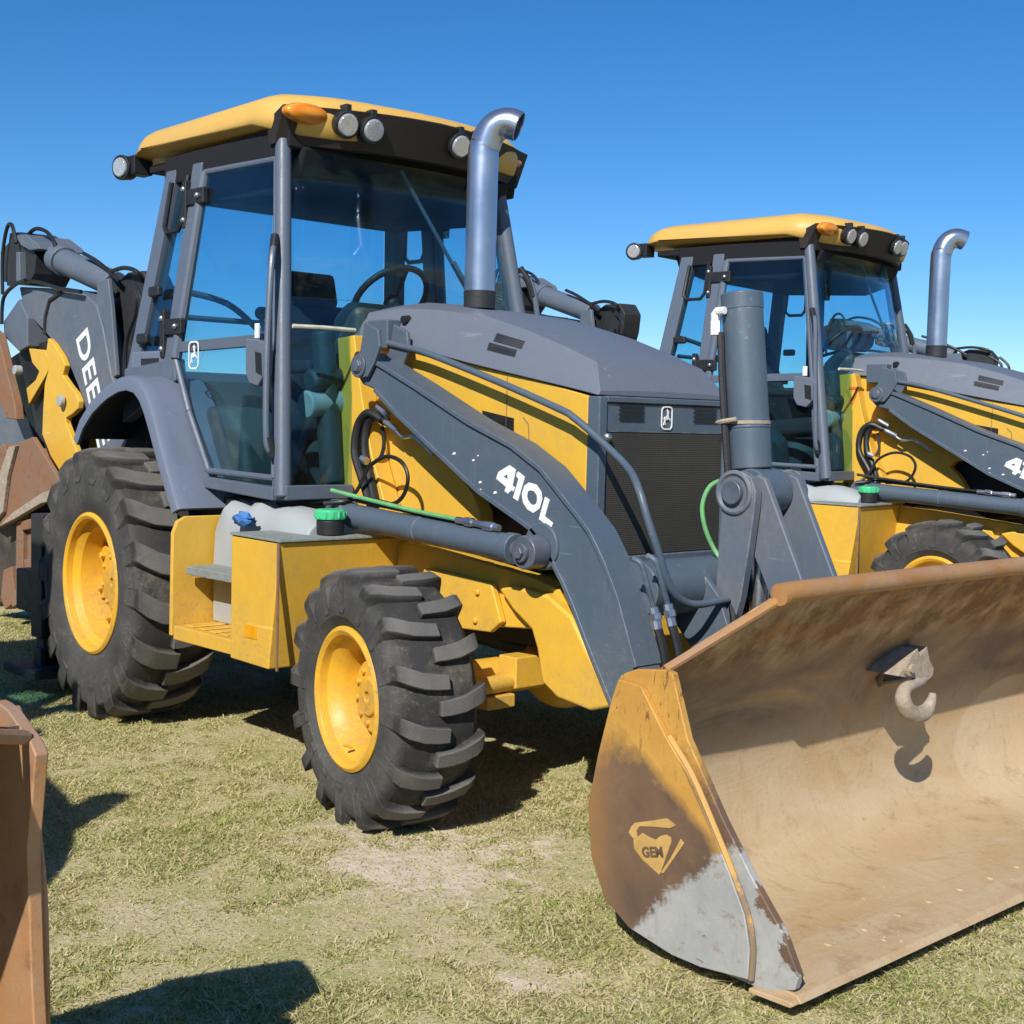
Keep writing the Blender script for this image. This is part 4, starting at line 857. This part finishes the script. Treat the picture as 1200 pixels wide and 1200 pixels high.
    for px in ([(-5.227, -0.2, 2.225), (-5.226, -0.2, 2.481), (-5.155, -0.2, 2.656), (-5.071, -0.2, 2.671), (-5.001, -0.2, 2.548)], [(-5.047, -0.1, 2.619), (-4.925, -0.1, 2.647), (-4.753, -0.1, 2.61), (-4.636, -0.1, 2.524), (-4.648, -0.1, 2.438)], [(-4.215, -0.1, 2.432), (-4.05, -0.1, 2.378), (-3.866, -0.1, 2.299), (-3.732, -0.1, 2.229)], [(-3.844, -0.1, 2.297), (-3.678, -0.1, 2.307), (-3.518, -0.1, 2.276), (-3.53, -0.05, 2.222)],
               [(-3.486, -0.18, 2.208), (-3.36, -0.18, 2.127), (-3.379, -0.18, 2.007), (-3.482, -0.18, 1.863), (-3.501, -0.18, 1.666)], [(-3.373, -0.2, 2.199), (-3.279, -0.2, 2.107), (-3.288, -0.2, 1.992), (-3.369, -0.2, 1.859), (-3.336, -0.2, 1.663)], [(-5.127, -0.2, 2.288), (-4.718, -0.2, 2.28), (-4.335, -0.2, 2.215), (-4.034, -0.2, 2.177)], [(-5.192, -0.22, 2.023), (-5.163, -0.22, 2.192), (-4.995, -0.22, 2.267), (-4.804, -0.22, 2.294)]):
        mb.tube(px, .013, 8)
    mb.build('boom_hose', 'hose_rubber', root)
    c0, c1, c2, c3 = [(-5.263, -0.05, 2.608), (-4.696, -0.05, 2.446), (-4.594, -0.05, 2.411), (-3.877, -0.05, 2.222)]
    bc = MB().cyl(c2, c3, .082, n=24).cyl(c1, c2, .098, n=24).build('boom_cylinder', 'old_grey', root, bevel=.008)
    MB().cyl(c0, c1, .04).build('cylinder_rod', 'bright_steel', bc)
    hb = [(-5.228, 2.577), (-5.214, 2.639), (-5.047, 2.63), (-4.872, 2.565), (-4.792, 2.459), (-4.818, 2.339), (-4.898, 2.277), (-5.2, 2.295), (-5.343, 2.326), (-5.371, 2.525)]
    MB().prism(hb, 'y', -.16, .10).build('crowd_block', 'dark_steel', root, bevel=.01)
    MB().prism([(-5.06, 2.606), (-4.882, 2.597), (-4.696, 2.521), (-4.657, 2.485), (-4.815, 2.487), (-4.95, 2.53)], 'y', -.19, .12).build('block_cap', 'old_grey', root, bevel=.008)
    MB().prism([(-5.005, 2.49), (-4.95, 2.486), (-4.936, 2.285), (-5.005, 2.289)], 'y', -.20, -.15).build('block_rib', 'old_grey', root, bevel=.004)
    MB().prism([(-5.213, 2.048), (-4.96, 2.183), (-4.824, 2.055), (-4.824, 1.867), (-4.96, 1.836), (-5.213, 1.945)], 'y', -.20, .12).build('dipper_bracket', 'old_grey', root, bevel=.01)
    dp = [(-4.51, 1.913), (-4.433, 1.878), (-4.308, 1.79), (-4.259, 1.736), (-4.295, 1.673), (-4.21, 1.619), (-4.113, 1.566), (-4.065, 1.514), (-4.076, 1.467), (-4.148, 1.435), (-4.245, 1.407), (-4.245, 1.375), (-4.087, 1.2), (-4.086, 1.158), (-4.317, 0.999), (-4.52, 1.218), (-4.598, 1.298), (-4.585, 1.457), (-4.56, 1.621), (-4.509, 1.702), (-4.535, 1.838)]
    di = MB().prism(dp, 'y', -.20, -.16).build('dipper_arm', 'yellow_paint', root, bevel=.008)
    MB().prism([(-4.867, 1.371), (-4.711, 1.441), (-4.385, 1.246), (-4.458, 1.2), (-4.735, 1.095), (-4.813, 1.235)], 'y', .08, .14).build('dipper_plate', 'yellow_paint', di, bevel=.006)
    MB().prism([(-4.851, 1.856), (-4.612, 1.839), (-4.509, 1.751), (-4.586, 1.676), (-4.85, 1.489), (-4.891, 1.595), (-4.743, 1.65), (-4.69, 1.704), (-4.797, 1.761)], 'y', -.18, -.14).build('dipper_link', 'yellow_paint', di, bevel=.006)
    MB().prism([(-5.088, 1.856), (-4.75, 1.904), (-4.429, 1.678), (-4.305, 1.462), (-4.49, 1.351), (-4.552, 1.019), (-4.748, 1.235), (-5.228, 1.512), (-5.3, 1.803)], 'y', -.12, .08).build('dipper_core', 'black_plastic', di, bevel=.006)
    pn = [(-4.26, -0.21, 1.513), (-4.485, -0.21, 1.42), (-4.871, -0.22, 1.711)]
    MB().cyl(pn[0], (pn[0][0], pn[0][1] - .03, pn[0][2]), .036, n=20).build('dipper_pin', 'poly_white', di, bevel=.006); MB().cyl(pn[2], (pn[2][0], pn[2][1] - .05, pn[2][2]), .032, n=16).build('dipper_pin', 'poly_white', di, bevel=.006)
    MB().prism([(-5.319, 2.026), (-5.118, 1.95), (-4.84, 1.487), (-4.813, 1.388), (-4.978, 1.396), (-5.147, 1.577), (-5.35, 1.739)], 'y', -.28, -.22).build('bucket_lever', 'rusty_steel', root, bevel=.008)
    MB().prism([(-5.543, 1.776), (-5.193, 1.655), (-4.996, 1.387), (-4.914, 1.275), (-5.193, 1.106), (-5.338, 0.925), (-5.427, 0.683), (-5.608, 0.671)], 'y', -.12, .10).build('bucket_cylinder', 'old_grey', root, bevel=.01)
    MB().prism([(-5.48, 0.705), (-5.015, 0.748), (-4.429, 0.819), (-4.429, 0.787), (-4.932, 0.708), (-4.987, 0.2), (-5.483, 0.072)], 'y', -.20, .24).build('bucket_inside', 'shaded_rust', root, bevel=.008)
    # rusty digging bucket with ribbed edges and teeth
    bu = [(-5.031, 0.659), (-4.918, 1.033), (-4.753, 1.228), (-4.462, 1.284), (-4.05, 1.019), (-4.049, 0.92), (-4.245, 0.887), (-4.672, 0.763)]
    b1 = MB().prism(bu, 'y', -.32, -.29).prism(bu, 'y', .29, .32).prism([(-5.461, 0.739), (-5.286, 1.103), (-4.977, 1.229), (-4.629, 0.971), (-4.681, 0.79), (-5.087, 0.676)], 'y', -.30, .30).build('digging_bucket', 'rusty_steel', root, bevel=.006)
    MB().prism([(-4.918, 0.679), (-4.672, 0.796), (-4.245, 0.94), (-4.05, 0.982), (-4.037, 0.91), (-4.245, 0.877), (-4.645, 0.754)], 'y', -.36, -.32).prism([(-5.003, 0.707), (-4.918, 1.027), (-4.766, 1.211), (-4.658, 1.225), (-4.78, 1.033), (-4.862, 0.784)], 'y', -.35, -.32).build('bucket_rib', 'pale_scale', b1, bevel=.006)
    MB().prism([(-4.76, 0.734), (-4.203, 0.81), (-4.215, 0.533), (-4.238, 0.306), (-4.719, 0.203), (-4.788, 0.229)], 'y', -.28, .28).build('bucket_back', 'rusty_steel', b1, bevel=.008)
    MB().prism([(-4.736, 0.736), (-4.629, 0.749), (-4.642, 0.224), (-4.804, 0.16), (-4.832, 0.213), (-4.75, 0.29)], 'y', -.31, -.27).prism([(-4.642, 0.743), (-4.181, 0.806), (-4.18, 0.754), (-4.629, 0.678)], 'y', -.32, -.27).prism([(-4.642, 0.489), (-4.204, 0.545), (-4.204, 0.486), (-4.628, 0.424)], 'y', -.30, -.27).build('bucket_strap', 'rusty_steel', b1, bevel=.006)
    mb = MB()
    for k in range(4): mb.prism([(-5.025, 0.385), (-4.884, 0.422), (-4.829, 0.196), (-4.997, 0.12), (-5.068, 0.198)], 'y', -.28 + k * .17, -.20 + k * .17)
    mb.build('bucket_tooth', 'rusty_steel', b1, bevel=.006)
    return root

def children(o): return [c for c in ALL if c.parent == o]
def copy_tree(o, parent=None):
    c = o.copy(); COL.objects.link(c); MAP[o.name] = c
    if parent is not None: c.parent = parent
    for ch in children(o): copy_tree(ch, c)
    return c
main = make_loader()
tag(main, 'foremost yellow and grey backhoe loader, with 410L on its loader arm', 'backhoe loader', 'backhoe loaders parked in a row')
ALL = list(sc.objects)
def clone(loc, rz, label):
    global MAP
    MAP = {}; c = copy_tree(main); c.location = loc; c.rotation_euler.z = rz; c['label'] = label; return c
second = clone((-.347, 4.315, .02), .128, 'backhoe loader parked behind the 410L machine, with an orange 7 painted beside its cab door')
mk = text('painted_mark', '7', 'orange_mark', second, (-.895, -.462, 1.60), (1, 0, .05), (0, 0, 1), .16, .001, 1, .01)
BH = ('backhoe_boom', 'swing_tower', 'swing_plate', 'boom_hose', 'boom_cylinder', 'crowd_block', 'block_cap', 'block_rib', 'dipper_bracket', 'dipper_arm', 'bucket_lever', 'digging_bucket')
swing = Matrix.Translation((-2.72, 0, .10)) @ Matrix.Rotation(R(-18), 4, 'Z') @ Matrix.Translation((3.1, 0, 0))
for o in [c for c in sc.objects if c.parent == second]:
    if o.name.split('.')[0] in BH: o.matrix_local = swing
for o in list(sc.objects):
    if o.name.split('.')[0] == 'green_hose' and o.parent and o.parent.parent == second: o.material_slots[0].link = 'OBJECT'; o.material_slots[0].material = M['hose_rubber']
third = clone((.35, 9.9, .03), .20, 'farthest backhoe loader, only its dark boom showing past the second exhaust stack')

# the neighbour at the left edge: only its rusty bucket edge shows; its loader is raised a little and the bucket tipped forward
left = clone((-.255, -3.92, 0), 0, 'loader at the left edge, only the side of its rusty tipped front bucket in view')
raise_ = Matrix.Translation((-.632, 0, 1.655)) @ Matrix.Rotation(R(-8), 4, 'Y') @ Matrix.Translation((.632, 0, -1.655))
tip = Matrix.Translation((1.27, 0, .32)) @ Matrix.Rotation(R(30 + 8), 4, 'Y') @ Matrix.Translation((-1.27, 0, -.32))
for o in [c for c in sc.objects if c.parent == left]:
    kind = o.name.split('.')[0]
    if kind in ('loader_arm', 'cross_tube', 'bellcrank', 'bucket_link', 'bellcrank_pin', 'tilt_cylinder', 'valve_block'): o.matrix_local = raise_
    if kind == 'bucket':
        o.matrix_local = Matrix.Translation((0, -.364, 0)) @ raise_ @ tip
        o.material_slots[0].link = 'OBJECT'; o.material_slots[0].material = M['shaded_rust']  # darker rust paints the hollow's shade into the shell colour
        for q in [c for c in sc.objects if c.parent == o]:
            if q.name.split('.')[0] in ('side_plate', 'wear_plate', 'weld_edge'):
                q.material_slots[0].link = 'OBJECT'; q.material_slots[0].material = M['orange_bucket_rust']

# small thing left on the tank: crumpled blue rag
def rag():
    mb = MB(); rn = random.Random(11); c = ([(-1.013, -0.9, 1.005)])[0]; rings = []
    for j in range(7):
        t = j / 6; r = .024 * math.sin(math.pi * (t * .86 + .1)) + .004
        rings.append([(c[0] - .06 + t * .14 + rn.uniform(-.012, .012), c[1] + r * math.cos(a) * .8 + rn.uniform(-.012, .012), c[2] + .012 + r * .8 * math.sin(a) + rn.uniform(-.014, .014)) for a in [k * math.tau / 9 for k in range(9)]])
    mb.loft(rings); o = mb.build('rag', 'blue_cloth', None, angle=25)
    return tag(o, 'crumpled bright blue rag on the white tank beside the cab step', 'rag')
rag()

# ------------------------------------------------------------------ ground and grass
def ground():
    t = NT('dry_lawn_soil'); x, y, z = t.xyz()
    n0 = t.noise(.9, 6, .6, .6); n1 = t.noise(3.2, 7, .65, .5); n2 = t.noise(14, 7, .7, .4); n3 = t.noise(90, 5, .7)
    sand = t.mix(t.ramp(n2, .3, .7), (.56, .46, .345), (.74, .63, .50))
    straw = t.mix(t.ramp(n3, .35, .65), (.42, .35, .19), (.62, .54, .33))
    green = t.mix(t.ramp(n3, .35, .65), (.27, .28, .085), (.45, .435, .185))
    veg = t.mix(t.ramp(t.math('ADD', t.math('MULTIPLY', n1, .6), t.math('MULTIPLY', n2, .4)), .45, .62), straw, green)
    def spot(cx, cy, r2, amp):
        q = t.math('ADD', t.math('POWER', t.math('SUBTRACT', x, cx), 2.0), t.math('POWER', t.math('SUBTRACT', y, cy), 2.0)); return t.math('MULTIPLY', t.math('EXPONENT', t.math('DIVIDE', q, -r2)), amp)
    bare = t.ramp(t.math('ADD', t.math('ADD', t.math('MULTIPLY', n0, .55), t.math('MULTIPLY', n2, .45)), t.math('ADD', spot(.45, -1.10, .25, .11), spot(1.3, -1.6, .12, .08))), .545, .62)
    c = t.mix(bare, veg, sand)
    t.bsdf(c, .95, 0, t.bump(t.math('ADD', n2, t.math('MULTIPLY', n3, .5)), .45, .03), .15)
    G = 400; k = 40
    mb = MB()
    # fine undulating middle sheet joined to one wide apron ring by ring
    rings = []
    for rr_ in (0.5, 1, 1.5, 2, 2.5, 3, 3.5, 4, 5, 6, 7, 8, 10, 12, 16, 24, 40, 80, 160, 400):
        rings.append([(rr_ * math.cos(a) , rr_ * math.sin(a), 0 if rr_ < 12 else -.004) for a in [i * math.tau / 64 for i in range(64)]])
    mb.loft(rings, cap=False); mb.add(rings[0], [tuple(range(64))])
    o = mb.build('ground', t.m, None, smooth=False); tag(o, None, None, None, 'structure')
    return o
ground()
def grass():
    rs = np.random.default_rng(5)
    cam = np.array([3.851, -3.871]); yaw = R(137.27)
    N = GRASS_N
    # blades thicker near the camera, thinning with distance, inside a wide wedge in front of it
    d = 1.8 + 9.5 * rs.random(N) ** 1.3; a = yaw + (rs.random(N) - .5) * R(66)
    px = cam[0] + d * np.cos(a); py = cam[1] + d * np.sin(a)
    def vn(x, y, s, seed):
        r2 = np.random.default_rng(seed).random((64, 64)); X = x * s; Y = y * s; i = np.floor(X).astype(int); j = np.floor(Y).astype(int); fx = X - i; fy = Y - j
        fx = fx * fx * (3 - 2 * fx); fy = fy * fy * (3 - 2 * fy)
        g = lambda p, q: r2[p % 64, q % 64]
        return (g(i, j) * (1 - fx) + g(i + 1, j) * fx) * (1 - fy) + (g(i, j + 1) * (1 - fx) + g(i + 1, j + 1) * fx) * fy
    m = .34 * vn(px, py, 1.3, 1) + .30 * vn(px, py, 4.1, 2) + .36 * vn(px, py, 15, 3)
    m -= .20 * np.exp(-((px - .5) ** 2 + (py + 1.15) ** 2) / .30) + .14 * np.exp(-((px - 1.3) ** 2 + (py + 1.6) ** 2) / .15)
    keep = rs.random(N) < np.clip((m - .28) / .20, .20, .97)
    px, py, m, d = px[keep], py[keep], m[keep], d[keep]; n = len(px)
    h = (.006 + .014 * rs.random(n) ** 1.8) * np.clip(.55 + (m - .36) * 2.0, .45, 1.15) * np.where(rs.random(n) < .025, 2.4, 1); w = (.0011 + .0012 * rs.random(n)) * (1 + d * .10)
    ang = rs.random(n) * math.tau; lean = (.5 + 2.6 * rs.random(n)) * h; la = rs.random(n) * math.tau
    dx = np.cos(ang) * w; dy = np.sin(ang) * w; lx = np.cos(la) * lean; ly = np.sin(la) * lean
    V = np.empty((n, 5, 3))
    V[:, 0] = np.stack([px - dx, py - dy, np.full(n, -.002)], 1); V[:, 1] = np.stack([px + dx, py + dy, np.full(n, -.002)], 1)
    V[:, 2] = np.stack([px + dx * .8 + lx * .4, py + dy * .8 + ly * .4, h * .6], 1); V[:, 3] = np.stack([px - dx * .8 + lx * .4, py - dy * .8 + ly * .4, h * .6], 1)
    V[:, 4] = np.stack([px + lx, py + ly, h * (.75 + .25 * rs.random(n))], 1)
    me = bpy.data.meshes.new('grass'); me.vertices.add(n * 5); me.vertices.foreach_set('co', V.ravel())
    base = np.arange(n) * 5
    loops = np.stack([base, base + 1, base + 2, base + 3, base + 3, base + 2, base + 4], 1).ravel()
    me.loops.add(n * 7); me.loops.foreach_set('vertex_index', loops.astype(np.int32))
    st = np.stack([np.arange(n) * 7, np.arange(n) * 7 + 4], 1).ravel(); me.polygons.add(n * 2); me.polygons.foreach_set('loop_start', st.astype(np.int32))
    me.update(calc_edges=True); me.validate()
    t = NT('grass_blades'); g = t.n('NewGeometry').outputs['Random Per Island']
    big = t.noise(1.6, 4, .6)
    gr = t.mix(t.ramp(g, .0, .55), (.28, .33, .085), (.50, .50, .19)); gr = t.mix(t.ramp(t.math('ADD', g, t.math('MULTIPLY', t.math('SUBTRACT', big, .5), 1.6)), .30, .62), gr, (.66, .57, .33))
    b = t.bsdf(gr, .75, 0, None, .2); tl = t.n('BsdfTranslucent'); t.link(gr, tl.inputs[0])
    mx = t.n('MixShader'); mx.inputs[0].default_value = .35; t.link(b.outputs[0], mx.inputs[1]); t.link(tl.outputs[0], mx.inputs[2]); t.link(mx.outputs[0], t.out.inputs[0])
    me.materials.append(t.m); o = bpy.data.objects.new('grass', me); COL.objects.link(o)
    return tag(o, 'short patchy green and straw grass around the machines', 'grass', None, 'stuff')
GRASS_N = 1100000
grass()

# ------------------------------------------------------------------ light, sky, camera
SUN_AZ, SUN_EL = R(-60), R(38)
w = bpy.data.worlds.new('World'); sc.world = w; w.use_nodes = True
nt = w.node_tree; bg = nt.nodes['Background']; sky = nt.nodes.new('ShaderNodeTexSky'); sky.sky_type = 'NISHITA'; sky.sun_disc = False
sky.sun_elevation = SUN_EL; sky.sun_rotation = math.pi / 2 - SUN_AZ; sky.altitude = 1800; sky.air_density = 1.0; sky.dust_density = .0; sky.ozone_density = 6.0
hs = nt.nodes.new('ShaderNodeHueSaturation'); hs.inputs['Saturation'].default_value = 1.22; hs.inputs['Hue'].default_value = .500; nt.links.new(sky.outputs[0], hs.inputs['Color']); nt.links.new(hs.outputs[0], bg.inputs[0]); bg.inputs[1].default_value = .112
sl = bpy.data.lights.new('sun', 'SUN'); sl.energy = 5.0; sl.angle = R(.5); sl.color = (1, .955, .88)
so = bpy.data.objects.new('sun', sl); COL.objects.link(so)
sd = Vector((math.cos(SUN_EL) * math.cos(SUN_AZ), math.cos(SUN_EL) * math.sin(SUN_AZ), math.sin(SUN_EL)))
so.rotation_euler = sd.to_track_quat('Z', 'Y').to_euler(); so.location = sd * 30

cd = bpy.data.cameras.new('camera'); co = bpy.data.objects.new('camera', cd); COL.objects.link(co); sc.camera = co
cd.sensor_width = 36; cd.lens = 36 * 1582.4 / 1200; cd.clip_end = 2000; cd.clip_start = .05
yw, pt, rl = R(137.27), R(-3.75), R(1.38)
f = Vector((math.cos(yw) * math.cos(pt), math.sin(yw) * math.cos(pt), math.sin(pt))); rt = f.cross(Vector((0, 0, 1))).normalized(); upv = rt.cross(f)
r1 = math.cos(rl) * rt + math.sin(rl) * upv; u1 = -math.sin(rl) * rt + math.cos(rl) * upv
mt = Matrix((r1, u1, -f)).transposed().to_4x4(); mt.translation = Vector((3.851, -3.871, 1.441)); co.matrix_world = mt
sc.view_settings.view_transform = 'Standard'; sc.view_settings.look = 'None'; sc.view_settings.exposure = .12; sc.view_settings.gamma = 1
sc.cycles.max_bounces = 8; sc.cycles.transparent_max_bounces = 24; sc.cycles.caustics_reflective = False; sc.cycles.caustics_refractive = False
